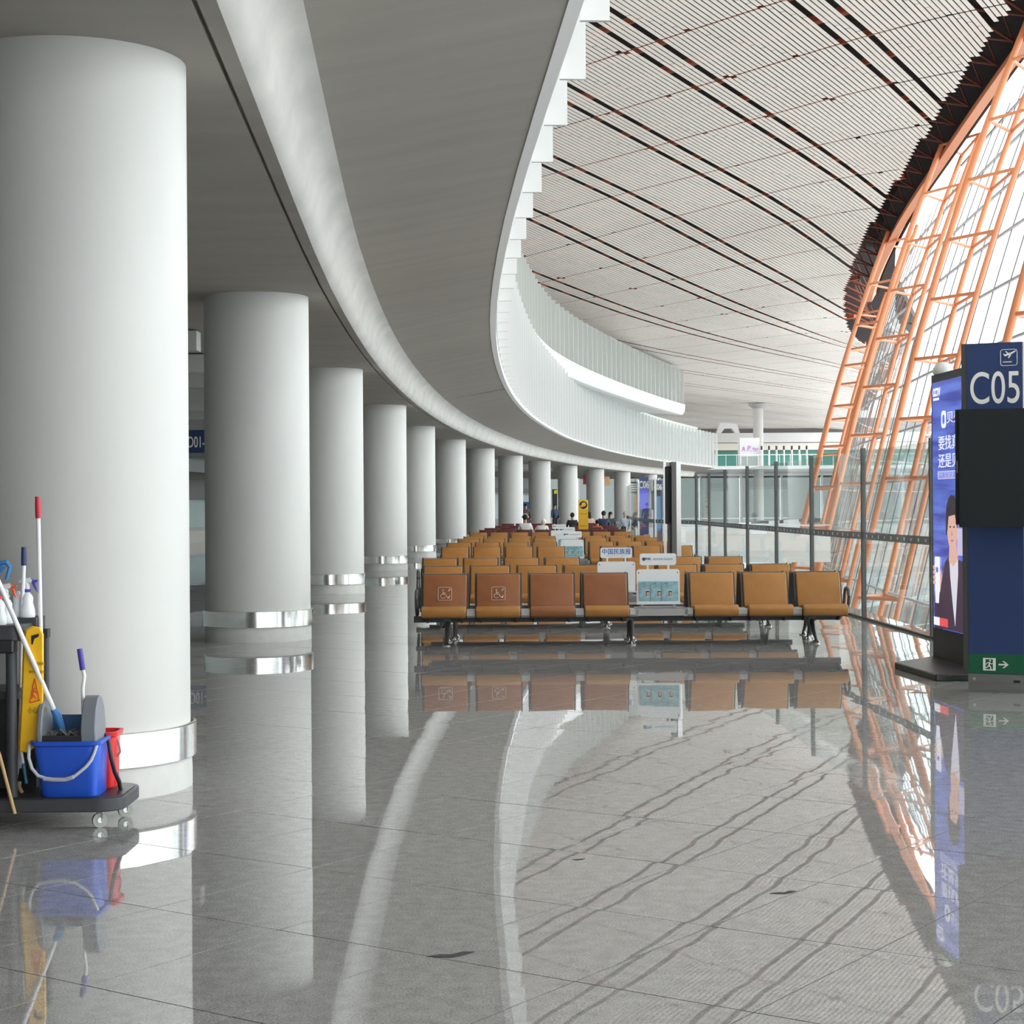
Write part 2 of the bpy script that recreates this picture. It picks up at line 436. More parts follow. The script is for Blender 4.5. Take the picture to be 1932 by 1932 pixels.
# fins
def UU(D): return CC(D) + 3.08 + UO(D)
UO = spl([(-50,-0.25),(60,-0.25),(66,-0.2),(76,-0.15),(81,-0.05),(99.5,1.25),(110,2.1),(127,3.4),(140,4.3)])
def ringu(prof, D): return [off(UU, D, s, z) for s, z in prof]
D2 = [-45+3.0*i for i in range(int((127+45)/3.0)+1)] + [127.0]
MB().sweep([ringu([(-0.9,8.40),(-0.55,7.93),(-0.22,7.96),(-0.07,8.10),(0.0,8.35),(0.0,8.58),(-0.06,8.62),(-0.9,8.62)], D) for D in D2]).build('curved_white_fascia', M_white, upw)
MB().sweep([ringu([(-1.0,8.55),(-0.5,8.55),(-0.5,11.3),(-1.0,11.3)], D) for D in D2]).build('upper_glazing', mat('grey_green_wall', (0.30,0.34,0.31), 0.4), upw)
MB().sweep([[off(CC, D, EDGE-0.5, 8.18), off(UU, D, -0.5, 7.96), off(UU, D, -0.5, 8.5), off(CC, D, EDGE-0.5, 8.6)] for D in D2]).build('overhang_soffit', M_wall, upw)
def fin_row(par, m, d0, d1, pitch, z0, z1, s0, s1, th, name, fn=None):
    fn = fn or CC
    D = d0; proto = MB().box(s0, s1, -th/2, th/2, z0, z1).mesh(name, m); s = 0
    while D < d1:
        t, n = frame(fn, D); p = Vector((fn(D), D, 0))
        o = bpy.data.objects.new(name, proto); COL.objects.link(o); o.parent = par
        o.location = p; o.rotation_euler = (0, 0, math.atan2(n.y, n.x))
        D += pitch*t.y
fins_lo = struct('trim_2', MB().sweep([ring([(EDGE-0.30,5.14),(EDGE-0.02,5.14),(EDGE-0.02,5.17),(EDGE-0.30,5.17)], D) for D in DS]), M_white, 'ledge carrying the lower row of white fins')
fin_row(fins_lo, M_white, 2.1, 166.5, 1.75, 5.03, 8.15, EDGE+0.03, EDGE+0.24, 0.05, 'fin')
fins_hi = struct('trim_3', MB().sweep([ringu([(-0.45,8.60),(0.02,8.60),(0.02,8.66),(-0.45,8.66)], D) for D in D2]), M_white, 'ledge carrying the upper row of fins')
fin_row(fins_hi, M_whiteu, 58.0, 127, 1.55, 8.62, 11.05, -0.22, 0.0, 0.05, 'fin', UU)
# end walls of the slab block
p0 = off(CC, 166.8, -20, 0); p1 = off(CC, 166.8, EDGE-0.3, 0)
# far closing wall under the slab end and the back wall of the colonnade
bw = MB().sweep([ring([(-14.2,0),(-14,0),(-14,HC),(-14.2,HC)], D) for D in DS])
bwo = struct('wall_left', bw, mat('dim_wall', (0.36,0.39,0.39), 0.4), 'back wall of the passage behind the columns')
struct('light_block_wall', MB().box(-24, -1.5, -45.4, -45, 0, 5), mat('grey_wall', (0.25,0.25,0.245), 0.6), 'added grey wall far behind the viewpoint, blocking light from the rear')  # unseen wall added to keep rear light off the left of the columns

# ------------------------------------------------------------------ slatted roof
c24, s24 = math.cos(math.radians(31)), math.sin(math.radians(31))
def AB(a, b): return (a*s24 + b*c24, a*c24 - b*s24)
def xr(D):
    z = RZ(D)-0.2
    p = PF(D, z, 0)
    return min(p.x - 0.9, 0.165*D+5 if D > 100 else 1e9)
def xl(D): return min(EE(D)-5, 12.0)
def inside(a, b):
    X, D = AB(a, b)
    return 36 < D < 232 and xl(D) < X < xr(D)
def zs(a, b):
    X, D = AB(a, b); z = RZ(D)
    d = xr(D)-X
    if d < 5: z -= 0.012*(5-d)**2
    return z
SIDE = 6.0/math.sin(PI/3)
cot = 1/math.tan(PI/3)
slats = []
PITCH = 0.2
GAPS = [-6.2,-10.8,-15.4,-20.2,-26.2,-30.9,-35.7,-40.4,-46,-52] + [-52-5.5*i for i in range(1, 16)]
GI = set()
for g_ in GAPS:
    i_ = round((g_-0.02+0.5)/PITCH); GI |= {i_, i_-5}
for ib in range(int(-125/PITCH), int(14/PITCH)):
    b = ib*PITCH + 0.02
    if ib in GI: continue
    runs = []; start = None; a = -40.0
    while a < 320:
        ok = inside(a, b)
        if ok and start is None: start = a
        if not ok and start is not None:
            runs.append((start, a-0.4)); start = None
        a += 0.4
    if runs: slats.append((b, runs))
def slat_mesh(mb, b, runs):
    for a0, a1 in runs:
        if a1-a0 < 0.8: continue
        cuts = [a0, a1]; wide = set()
        for phi, sp in ((135.0, 4.45), (57.0, 2.8)):
            th = math.radians(phi-31.0); st_, ct_ = math.sin(th), math.cos(th)
            # joint direction makes the angle th with the slats: a*sin - b*cos = k*spacing
            k0 = math.floor((a0*st_ - b*ct_)/sp) - 1
            for k in range(k0, k0+120):
                x = (k*sp + b*ct_)/st_
                if a0+0.3 < x < a1-0.3:
                    cuts.append(x)
                    if phi > 100: wide.add(x)
        cuts.sort()
        for p, q in zip(cuts[:-1], cuts[1:]):
            if q-p < 0.25: continue
            g = 0.03
            v = []
            for a in (p+(0.055 if p in wide else 0.03), q-(0.055 if q in wide else 0.03)):
                z = zs(a, b)
                for db, dz in ((-0.073,0),(0.073,0),(0.073,0.02),(-0.073,0.02)):
                    X, D = AB(a, b+db); v.append((X, D, z+dz))
            mb.add(v, [(3,2,1,0),(4,5,6,7),(0,1,5,4),(1,2,6,5),(2,3,7,6),(3,0,4,7)])
# the roof deck above the slats
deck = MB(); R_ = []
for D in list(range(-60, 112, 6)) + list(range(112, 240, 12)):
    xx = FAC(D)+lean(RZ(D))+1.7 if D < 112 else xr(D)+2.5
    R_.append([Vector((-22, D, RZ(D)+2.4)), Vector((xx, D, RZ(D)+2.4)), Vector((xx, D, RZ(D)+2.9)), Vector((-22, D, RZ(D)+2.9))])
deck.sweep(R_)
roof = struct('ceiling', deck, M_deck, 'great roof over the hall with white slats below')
slats.sort(key=lambda t: -t[0])
inv = sorted(slats, key=lambda t: min(AB(r[0], t[0])[1] for r in t[1]))
for b, runs in inv[:290]:
    mb = MB(); slat_mesh(mb, b, runs)
    if mb.v: mb.build('ceiling_slat', M_slat, roof)
mb = MB()
for b, runs in inv[290:]: slat_mesh(mb, b, runs)
tag(mb.build('distant_slats', M_slat, roof), None, None, None, 'stuff')
# near part of the ceiling, closed slat panels behind the view
R_ = []
for D in list(range(-60, 37, 8)) + [36]:
    R_.append([Vector((EE(D)-5, D, RZ(D))), Vector((xr(D), D, RZ(D))), Vector((xr(D), D, RZ(D)+0.05)), Vector((EE(D)-5, D, RZ(D)+0.05))])
MB().sweep(R_).build('ceiling_panel', M_slat, roof)
# carrying frame seen in the gaps
fr = MB()
for k in range(-30, 140):
    a0 = k*2.31
    for b0 in range(-125, 12, 4):
        A0 = (a0 - 0.5*b0*cot); A1 = (a0 - 0.5*(b0+4)*cot)
        p = AB(A0, b0); q = AB(A1, b0+4)
        if not (36 < p[1] < 230 and xl(p[1])-1 < p[0] < xr(p[1])+0.7 and xl(q[1])-1 < q[0] < xr(q[1])+0.7 and 36 < q[1]): continue
        fr.beam((p[0], p[1], RZ(p[1])+0.55), (q[0], q[1], RZ(q[1])+0.55), 0.35 if k % 3 == 0 else 0.16, 0.2)
frd = MB()
for k in range(36):
    D = 38 + k*2.3
    if D > 112: break
    x0 = xr(D)-0.5; z = RZ(D)
    frd.tube([(x0, D, z+1.1), (x0+1.9, D+1.1, z+0.4)], 0.045, 5).tube([(x0+1.9, D+1.1, z+0.4), (xr(D+2.3)-0.5, D+2.3, z+1.0)], 0.04, 5)
    frd.tube([(x0+1.9, D+1.1, z+0.4), (x0+0.9, D+0.3, z+2.2)], 0.035, 5)
tag(frd.build('edge_bracing', mat('brown_steel', (0.22,0.055,0.03), 0.6), roof), None, None, None, 'stuff')
tag(fr.build('roof_frame', M_redst, roof), None, None, None, 'stuff')
# ------------------------------------------------------------------ leaning glass facade
ZL = [4.27 + 1.88*k for k in range(-7, 9)]
UD = [43.5 + 2.25*k for k in range(-46, 42)]
def ztop(D): return RZ(D) + 0.3
sill = MB().sweep([[PF(D, -9, 1.4), PF(D, -9, 1.8), PF(D, -8.6, 1.8), PF(D, -8.6, 1.4)] for D in UD])
fac = struct('wall_right', sill, M_mull, 'leaning glazed wall with orange steel trusses')
rest = MB()
GO = 1.55
for iu in range(len(UD)-1):
    d0, d1 = UD[iu], UD[iu+1]
    for z0, z1 in zip(ZL[:-1], ZL[1:]):
        zt = min(ztop(d0), ztop(d1))
        if z0 > zt: continue
        z1 = min(z1, zt)
        nn = frame(FAC, d0)[1]*0.02
        q = [PF(d0,z0,GO), PF(d1,z0,GO), PF(d1,z1,GO), PF(d0,z1,GO)]
        vs = q + [p + nn for p in q]; fs = [(0,1,2,3),(7,6,5,4),(0,4,5,1),(1,5,6,2),(2,6,7,3),(3,7,4,0)]
        if 41 < d0 < 100 and z0 > -2:
            c = sum(vs, Vector())/8
            o = MB().add([v-c for v in vs], fs).build('glass_pane', G_fac, fac); o.location = c
        else: rest.add(vs, fs)
tag(rest.build('glass_panes', G_fac, fac), None, None, None, 'stuff')
mb = MB()
for z in ZL:
    for d0, d1 in zip(UD[:-1], UD[1:]):
        if z < ztop(d0) and d0 < 128: mb.beam(PF(d0,z,GO-0.06), PF(d1,z,GO-0.06), 0.09, 0.07)
tag(mb.build('transom', M_mull, fac), None, None, None, 'stuff')
mb = MB()
for d in UD:
    if d > 128: continue
    zz = [z for z in ZL if z < ztop(d)] + [ztop(d)]
    for z0, z1 in zip(zz[:-1], zz[1:]): mb.beam(PF(d,z0,GO-0.03), PF(d,z1,GO-0.03), 0.035, 0.035, up=(0,1,0.01))
tag(mb.build('mullion', mat('dark_mullion', (0.12,0.12,0.12), 0.5), fac), None, None, None, 'stuff')
for k in range(-7, 7):
    D = 43.5 + 13.5*k
    if D > 128: break
    zt = ztop(D)-0.2; zz = [-8.9 + (zt+8.9)*i/24 for i in range(25)]
    tr = None
    chd = []
    for dd, oo, r in ((0,0,0.105),(-1.65,1.12,0.085),(1.65,1.12,0.085)):
        t = MB().tube([PF(D+dd*(1+0.25*max(0,(z-4))/12), z, oo) for z in zz], r, 10)
        chd.append(t)
    tr = chd[0].build('truss', M_orange, fac, smooth=True)
    for t in chd[1:]: t.build('chord', M_orange, tr, smooth=True)
    for z in ZL:
        if z > zt: continue
        w = 1.65*(1+0.25*max(0,(z-4))/12)
        a = PF(D,z,0); b = PF(D-w,z,1.12); c = PF(D+w,z,1.12)
        for p, q in ((a,b),(a,c),(b,c)): MB().tube([p,q], 0.055, 8).build('rung', M_orange, tr, smooth=True)
# orange edge beam below the roof
DB = [-60+2*i for i in range(96)]
MB().sweep([[off(FAC, D, lean(RZ(D))+0.62, RZ(D)-0.1), off(FAC, D, lean(RZ(D))+0.7, RZ(D)-0.1), off(FAC, D, lean(RZ(D))+0.7, RZ(D)+2.6), off(FAC, D, lean(RZ(D))+0.62, RZ(D)+2.6)] for D in DB if D < 98]).build('roof_fascia', M_deck, fac)
mb = MB().sweep([[PF(D, RZ(D)-0.48, 0.15), PF(D, RZ(D)-0.48, 0.5), PF(D, RZ(D)+0.0, 0.6), PF(D, RZ(D)+0.0, 0.15)] for D in DB if D < 98])
mb.build('edge_beam', M_orange, fac)

# ------------------------------------------------------------------ beam seating
M_lea = mat('tan_leather', (0.42, 0.185, 0.042), 0.42, noise=(9, 0.06, (1,1,1)))
M_leab = mat('brown_leather', (0.30, 0.11, 0.038), 0.42, noise=(9, 0.06, (1,1,1)))
M_mar = mat('maroon_leather', (0.115, 0.022, 0.022), 0.4)
M_shell = mat('seat_shell', (0.10, 0.098, 0.092), 0.38, 0.3)
M_beamm = mat('seat_beam', (0.055, 0.055, 0.055), 0.5)
M_brk = mat('grey_bracket', (0.42, 0.43, 0.43), 0.4, 0.2)
M_ink = mat('print_white', (0.62, 0.52, 0.45), 0.6)
BACKP = [(0.100,0.425),(0.060,0.43),(0.085,0.52),(0.135,0.66),(0.185,0.79),(0.215,0.825),(0.245,0.82),(0.25,0.80),(0.19,0.64),(0.14,0.50)]
CUSH = [(0.10,0.425),(0.06,0.44),(-0.10,0.455),(-0.28,0.478),(-0.345,0.47),(-0.385,0.435),(-0.38,0.385),(-0.35,0.352),(-0.31,0.352),(-0.30,0.40),(-0.10,0.40),(0.08,0.38)]
SHB = [(0.145,0.44),(0.165,0.44),(0.215,0.63),(0.275,0.80),(0.272,0.822),(0.252,0.822),(0.195,0.64)]
SHS = [(0.16,0.44),(0.16,0.36),(-0.05,0.345),(-0.30,0.335),(-0.315,0.35),(-0.29,0.385),(-0.10,0.385),(0.09,0.372),(0.11,0.42)]
SW = 0.255
me_back = MB().prism_x(BACKP, -SW, SW).mesh('backrest', M_lea)
me_cush = MB().prism_x(CUSH, -SW, SW).mesh('seat_cushion', M_lea)
sh = MB().prism_x(SHB, -SW-0.005, SW+0.005).prism_x(SHS, -SW+0.01, SW-0.01)
side = [(0.155,0.36),(0.17,0.45),(0.222,0.63),(0.282,0.80),(0.278,0.832),(0.255,0.832),(0.185,0.64),(0.12,0.45),(0.10,0.36)]
sh.prism_x(side, -SW-0.022, -SW-0.002).prism_x(side, SW+0.002, SW+0.022)
me_shell = sh.mesh('seat_shell', M_shell)
def remat(me, m):
    c = me.copy(); c.materials.clear(); c.materials.append(m); return c
me_backb, me_cushb, me_backm, me_cushm = remat(me_back, M_leab), remat(me_cush, M_leab), remat(me_back, M_mar), remat(me_cush, M_mar)
def addm(name, me, parent, loc=(0,0,0), bev=0.0):
    o = bpy.data.objects.new(name, me); COL.objects.link(o); o.parent = parent; o.location = loc
    if bev:
        b = o.modifiers.new('bevel', 'BEVEL'); b.width = bev; b.segments = 3; b.limit_method = 'ANGLE'; b.angle_limit = math.radians(50)
        for p in o.data.polygons: p.use_smooth = True
    return o
beam_me = MB().box(-0.36, 7.72*0.625-0.26, 0.02, 0.12, 0.275, 0.345).mesh('beam', M_beamm)
def leg_mesh():
    m = MB()
    m.tube([(0,0.07,0.30),(0.0,-0.10,0.13),(0.0,-0.27,0.035)], [0.032,0.024,0.016], 8)
    m.tube([(0,0.07,0.30),(0.0,0.20,0.13),(0.0,0.33,0.035)], [0.032,0.024,0.016], 8)
    m.box(-0.04,0.04,0.0,0.14,0.24,0.29)
    return m.mesh('leg', M_dgrey, True)
me_leg = leg_mesh()
me_foot = MB().lathe([(0.045,0),(0.047,0.012),(0.03,0.03),(0.015,0.045)], 14).mesh('foot', mat('chrome', (0.7,0.7,0.7), 0.12, 1.0), True)
arm = MB().tube([(0,0.14,0.36),(0,0.15,0.47),(0,0.13,0.57),(0,0.07,0.635),(0,-0.02,0.65),(0,-0.11,0.625),(0,-0.15,0.56),(0,-0.12,0.48),(0,-0.03,0.40),(0,0.02,0.36)], 0.019, 8)
me_arm = arm.mesh('armrest', M_dgrey, True)
brk = MB().prism_x([(-0.27,0.345),(-0.30,0.37),(-0.30,0.425),(-0.27,0.435),(0.05,0.43),(0.05,0.345)], -0.048, 0.048)
me_brk = brk.mesh('bracket', M_brk)
gus = MB().prism_x([(-0.26,0.345),(0.12,0.345),(0.12,0.27),(0.0,0.27)], -0.012, 0.012)
me_gus = gus.mesh('gusset', M_beamm)
tab = MB().box(-0.30, 0.30, -0.29, 0.16, 0.425, 0.437).box(-0.30,0.30,-0.30,-0.27,0.355,0.437)
me_tab = tab.mesh('side_table', mat('table_steel', (0.20,0.198,0.19), 0.35, 0.5))
PIT = 0.625
def bench(loc, rz, label, group, back, cush, darkset=(), detail=True, tk=4):
    r = empty('bench', loc, rz, label, 'bench', group)
    addm('beam', beam_me, r)
    for k in range(8):
        x = k*PIT
        if k == tk:
            addm('side_table', me_tab, r, (x,0,0)); continue
        bb = me_backb if k in darkset else back
        cc = me_cushb if k == 2 and darkset else cush
        addm('seat_shell', me_shell, r, (x,0,0))
        bo = addm('backrest', bb, r, (x,0,0), 0.014); addm('seat_cushion', cc, r, (x,0,0), 0.012)
        if k in darkset: bo['label'] = 'darker brown backrest'
        if detail:
            for dx in (-0.2, 0.2): addm('gusset', me_gus, r, (x+dx,0,0))
    for k in range(7): addm('bracket', me_brk, r, (k*PIT+PIT/2,0,0))
    for x in (0.03, 4*PIT-PIT*0.55, 7*PIT-0.10):
        l = addm('leg', me_leg, r, (x,0,0)); addm('foot', me_foot, l, (0,-0.27,0)); addm('foot', me_foot, l, (0,0.33,0))
    for x in (-PIT/2-0.01, 7*PIT+PIT/2-0.01): addm('armrest', me_arm, r, (x,0,0))
    for c_ in r.children:
        if not c_.name.startswith('leg'): c_.location.z -= 0.024
    return r
rows = [(21.2,798.6),(24.1,800),(27.7,798.6),(35.3,834),(39.6,844),(44.5,865),(47.6,876),(54.8,887)]
names = ['front row','second row','third row','fourth row','fifth row','sixth row','seventh row','eighth row']
benches = []
def wheelchair(par, k):
    m = MB(); y = 0
    def ln(a, b, r=0.0045): m.tube([(a[0],0,a[1]),(b[0],0,b[1])], r, 5)
    s = 0.078
    q = [(-s,-s+.01),(-s,s-.01),(-s+.01,s),(s-.01,s),(s,s-.01),(s,-s+.01),(s-.01,-s),(-s+.01,-s)]
    for i in range(8): ln(q[i], q[(i+1)%8], 0.0035)
    cx, cz, R = -0.022, -0.028, 0.028
    c = [(cx+R*math.cos(t*PI/7), cz+R*math.sin(t*PI/7)) for t in range(3, 14)]
    for a, b in zip(c[:-1], c[1:]): ln(a, b, 0.0035)
    ln((-0.024,0.03),(-0.020,-0.008)); ln((-0.020,-0.008),(0.010,-0.012)); ln((0.010,-0.012),(0.028,-0.05)); ln((-0.022,0.012),(0.006,0.008))
    m.sphere((-0.024,0,0.044), 0.009, 6, 4)
    ln((0.045,0.035),(0.052,0.058)); ln((0.058,0.04),(0.06,0.055)); ln((0.036,0.032),(0.046,0.03)); m.sphere((0.056,0,0.064), 0.006, 6, 4)
    ln((0.040,-0.055),(0.062,-0.02)); ln((0.045,-0.03),(0.055,-0.058)); ln((0.03,-0.05),(0.05,-0.035))
    o = m.build('wheelchair_symbol', M_ink, par)
    o.location = (0, 0.095, 0.605); o.rotation_euler = (math.radians(-20.5), 0, 0)
for i, (D, x) in enumerate(rows):
    lx = U(x, 1050, D).x
    r = bench((lx+SW, D-0.235, 0), 0, 'tan leather beam bench facing the camera, %s%s' % (names[i], ' with two wheelchair signs' if i == 0 else ''), 'tan beam benches facing the camera', me_back, me_cush, (0,1,2,3) if i == 0 else (), detail=i < 3)
    benches.append(r)
    if i == 0:
        bs = [c for c in r.children if c.name.startswith('backrest')]
        bs.sort(key=lambda o: o.location.x)
        wheelchair(bs[0], 0); wheelchair(bs[1], 1)
    r2 = bench((lx+SW+7*PIT, D-0.235+0.82, 0), PI, 'tan leather beam bench facing away, back to back with the %s' % names[i], 'tan beam benches facing away', me_back, me_cush, detail=False, tk=3)
for i, (D, x) in enumerate([(60.5,905),(66,915),(73,935),(82,948)]):
    lx = U(x, 1000, D).x
    bench((lx+SW, D, 0), 0, 'dark maroon beam bench beyond the tan ones, %s of the maroon rows' % ['nearest','second','third','farthest'][i], 'maroon beam benches', me_backm, me_cushm, detail=False)
    bench((lx+SW+7*PIT, D+0.82, 0), PI, 'dark maroon beam bench facing away, behind the %s maroon row' % ['nearest','second','third','farthest'][i], 'maroon beam benches', me_backm, me_cushm, detail=False, tk=3)

# ------------------------------------------------------------------ literature racks
M_rack = mat('rack_white', (0.80,0.82,0.83), 0.4)
M_pegs = mat('rack_peg', (0.75,0.77,0.78), 0.4)
M_bluei = mat('ink_blue', (0.03,0.14,0.45), 0.5)
M_navyi = mat('ink_navy', (0.05,0.07,0.14), 0.5)
M_greyi = mat('ink_grey', (0.30,0.32,0.36), 0.5)
M_cover = mat('magazine_cover', (0.25,0.45,0.50), 0.35, noise=(14, 0.35, (1,1,1)))
M_skin = mat('print_skin', (0.62,0.40,0.27), 0.5)
M_dark = mat('print_dark', (0.04,0.03,0.03), 0.5)
def rrect(w, h, r, n=5):
    p = []
    for cx, cz, a0 in ((w/2-r,h/2-r,0),(-w/2+r,h/2-r,PI/2),(-w/2+r,-h/2+r,PI),(w/2-r,-h/2+r,1.5*PI)):
        for i in range(n+1):
            a = a0 + PI/2*i/n; p.append((cx+r*math.cos(a), cz+r*math.sin(a)))
    return p
def rack(loc, label, kind, mags=True):
    r = empty('literature_rack', loc, 0, label, 'rack', 'white racks on the bench side tables')
    MB().prism_y([(x,z+0.245) for x,z in rrect(0.50,0.40,0.035)], 0, 0.012).build('back_board', M_rack, r)
    MB().prism_y([(x,z+0.56) for x,z in rrect(0.42,0.135,0.025)], 0.0, 0.012).build('header_sign', M_rack, r)
    h = [c for c in r.children if c.name.startswith('header_sign')][0]
    for x in (-0.12, 0.12): MB().box(x-0.012,x+0.012,0.002,0.010,0.44,0.495).build('peg', M_pegs, r)
    MB().box(-0.25,0.25,-0.045,0.0,0.040,0.052).box(-0.25,0.25,-0.05,-0.045,0.040,0.075).build('ledge', M_rack, r)
    MB().box(-0.22,0.22,0.012,0.12,0.0,0.012).box(-0.20,-0.17,0.0,0.02,0,0.05).box(0.17,0.20,0.0,0.02,0,0.05).build('stand_foot', M_brk, r)
    for x in (-0.225, 0.225): MB().tube([(x,-0.003,0.405),(x,0.0,0.405)], 0.008, 8).build('screw', M_dgrey, r)
    if kind == 'news':
        text('lettering', '中国民族报', 0.082, M_bluei, h, (0,-0.001,0.548), align='CENTER', sx=0.95, bold=0.001)
        text('lettering', 'C H I N A   E T H N I C   N E W S', 0.018, M_greyi, h, (0,-0.001,0.508), align='CENTER', sx=0.95)
        MB().box(-0.15,0.15,-0.0012,0,0.530,0.532).build('rule', M_greyi, h)
        MB().box(-0.03,0.02,-0.002,0,0.10,0.14).build('blue_patch', M_bluei, r)
    else:
        MB().tube([(-0.165,-0.001,0.562),(-0.165,0,0.562)], 0.02, 16).build('round_logo', M_navyi, h)
        text('lettering', '作品', 0.030, M_navyi, h, (-0.118,-0.001,0.555), align='CENTER', bold=0.001)
        MB().box(-0.088,-0.086,-0.001,0,0.54,0.585).build('rule', M_greyi, h)
        text('lettering', '航空读物 自由取阅', 0.027, M_greyi, h, (0.06,-0.001,0.552), align='CENTER')
    if mags:
        for i, x in enumerate((-0.125, 0.005, 0.135)):
            m = MB().box(-0.095,0.095,-0.007,0.0,0.0,0.25).build('magazine', M_cover, None)
            m.location = (r.location.x+x, r.location.y-0.012-0.010*i, r.location.z+0.055)
            tag(m, 'pale teal magazine, %s of three in the %s' % (['left','middle','right'][i], label), 'magazine', 'magazines in the white racks')
            MB().box(-0.03+0.01,0.025,-0.0085,-0.007,0.07,0.15).build('white_frame', M_rack, m)
            MB().box(-0.017,0.022,-0.0095,-0.0085,0.078,0.142).build('portrait_hair', M_dark, m)
            MB().box(-0.008,0.018,-0.0105,-0.0095,0.082,0.128).build('portrait_face', M_skin, m)
            text('lettering', '作品', 0.026, M_navyi, m, (-0.08,-0.008,0.215))
    return r
def rack_on(bi, label, kind, dx=0.0, mags=True, dy=0.0):
    b = benches[bi]; return rack((b.location.x+4*PIT+dx, b.location.y-0.08+dy, 0.413), label, kind, mags)
rack_on(0, 'white rack on the front bench table', 'mag', -0.02)
rack_on(1, 'white newspaper rack with blue heading on the second bench table', 'news', -0.20, False, 0.04)
rack_on(4, 'white rack on the fifth bench table', 'mag', -0.02)
rack_on(6, 'white rack on the seventh bench table', 'mag', -0.05)
rack_on(7, 'farthest white rack on the eighth bench table', 'mag', -0.05, False)

# ------------------------------------------------------------------ glass screen along the void
scr = empty('glass_screen', (4.85, 25, 0), 0, 'long glass screen with steel posts beside the seating', 'glass partition')
M_frost = glassmat('frosted_band', (0.55,0.60,0.60), 0.6, 0.05, ((0.33,0.36,0.38), 0.6))
PX = spl([(10,5.12),(17,5.0),(21.3,4.95),(25.1,4.87),(28.7,4.78),(32.4,4.75),(36,4.70),(39.6,4.68),(42.6,4.66),(45.6,4.66)])
PD = [10.3,13.95,17.6,21.25,25.0,28.75,32.4,36.0,39.6,42.6,45.6]
pts = [(PX(d), d) for d in PD]
pts2 = [(3.98,50),(4.0,57),(4.2,64),(4.45,70)]
def panel(a, b, k):
    a = Vector((a[0],a[1],0)); b = Vector((b[0],b[1],0)); t = (b-a).normalized()
    m = MB().beam(a+t*0.05+Vector((0,0,1.18)), b-t*0.05+Vector((0,0,1.18)), 0.014, 2.30)
    g = m.build('glass_pane', G_part, scr, world=True)
    kids = g
    n = Vector((-t.y, t.x, 0)); n = n if n.x < 0 else -n
    MB().beam(a+t*0.05+n*0.009+Vector((0,0,1.155)), b-t*0.05+n*0.009+Vector((0,0,1.155)), 0.002, 0.10).build('band', M_frost, g)
    bd = g.children[0]
    bd.data.transform(Matrix.Translation(-scr.location))
    mk = MB(); L = (b-a).length
    for i in range(10):
        c = a + t*(L*(i+0.7)/10.4) + n*0.0105 + Vector((0,0,1.155)) - scr.location
        mk.beam(c-t*0.03, c+t*0.03, 0.001, 0.045) if i % 2 else mk.beam(c-t*0.02, c+t*0.035, 0.001, 0.03)
    mk.build('band_mark', M_rack, g)
    MB().beam(a+t*0.02+Vector((0,0,0.015)), b-t*0.02+Vector((0,0,0.015)), 0.05, 0.03).build('shoe_rail', M_dgrey, scr, world=True)
def post(p, h=2.37, tall=False):
    p = Vector((p[0],p[1],0))
    MB().box(p.x-0.028,p.x+0.03,p.y-0.034,p.y-0.022,0,h).box(p.x-0.028,p.x+0.03,p.y+0.022,p.y+0.034,0,h).build('post', M_dgrey if not tall else M_alu, scr, world=True)
    MB().box(p.x-0.024,p.x+0.026,p.y-0.022,p.y+0.022,0,h-0.01).build('post_core', M_alu, scr, world=True)
for a, b in zip(pts[:-1], pts[1:]): panel(a, b, 0)
for p in pts: post(p)
scr = empty('glass_screen', (4.2, 56, 0), 0, 'farther stretch of glass screen with bright posts beyond the edge-on sign', 'glass partition')
panel(pts[-1], pts2[0], 0)
for a, b in zip(pts2[:-1], pts2[1:]): panel(a, b, 0)
for p in pts2: post(p, 2.4, True)

# ------------------------------------------------------------------ gate signs
M_navy = mat('navy_panel', (0.028,0.052,0.16), 0.4)
M_green = mat('green_panel', (0.008,0.115,0.055), 0.45)
M_lit = mat('sign_white', (0.93,0.91,0.85), 0.5)
M_base2 = mat('sign_base_steel', (0.26,0.25,0.24), 0.35, 0.6, noise=(5, 0.12, (0.3,1,4)))
M_tv = mat('monitor_black', (0.012,0.014,0.016), 0.6, spec=0.25)
def icon_plane(par, cx, cz, s):
    m = MB(); q = rrect(s, s, s*0.14)
    n = len(q)
    for i in range(n): m.tube([(cx+q[i][0],-0.001,cz+q[i][1]),(cx+q[(i+1)%n][0],-0.001,cz+q[(i+1)%n][1])], s*0.018, 4)
    m.build('icon_frame', M_lit, par).location.y = -0.006
    k = s
    body = [(-.28,.05),(-.22,.0),(.12,.10),(.40,.26),(.44,.33),(.38,.35),(.10,.22),(-.02,.20),(-.16,.33),(-.22,.32),(-.10,.17),(-.22,.12),(-.30,.17),(-.34,.15)]
    wing = [(-.02,.14),(.16,.08),(.02,-.13),(-.06,-.13),(.02,.05)]
    mb = MB().prism_y([(cx+x*k, cz+z*k+0.01) for x, z in body], -0.003, 0.0)
    mb.prism_y([(cx+x*k, cz+z*k+0.012) for x, z in wing], -0.003, 0.0)
    mb.box(cx-.36*k, cx+.18*k, -0.003, 0, cz-.30*k, cz-.25*k)
    mb.build('plane_icon', M_lit, par).location.y = -0.006
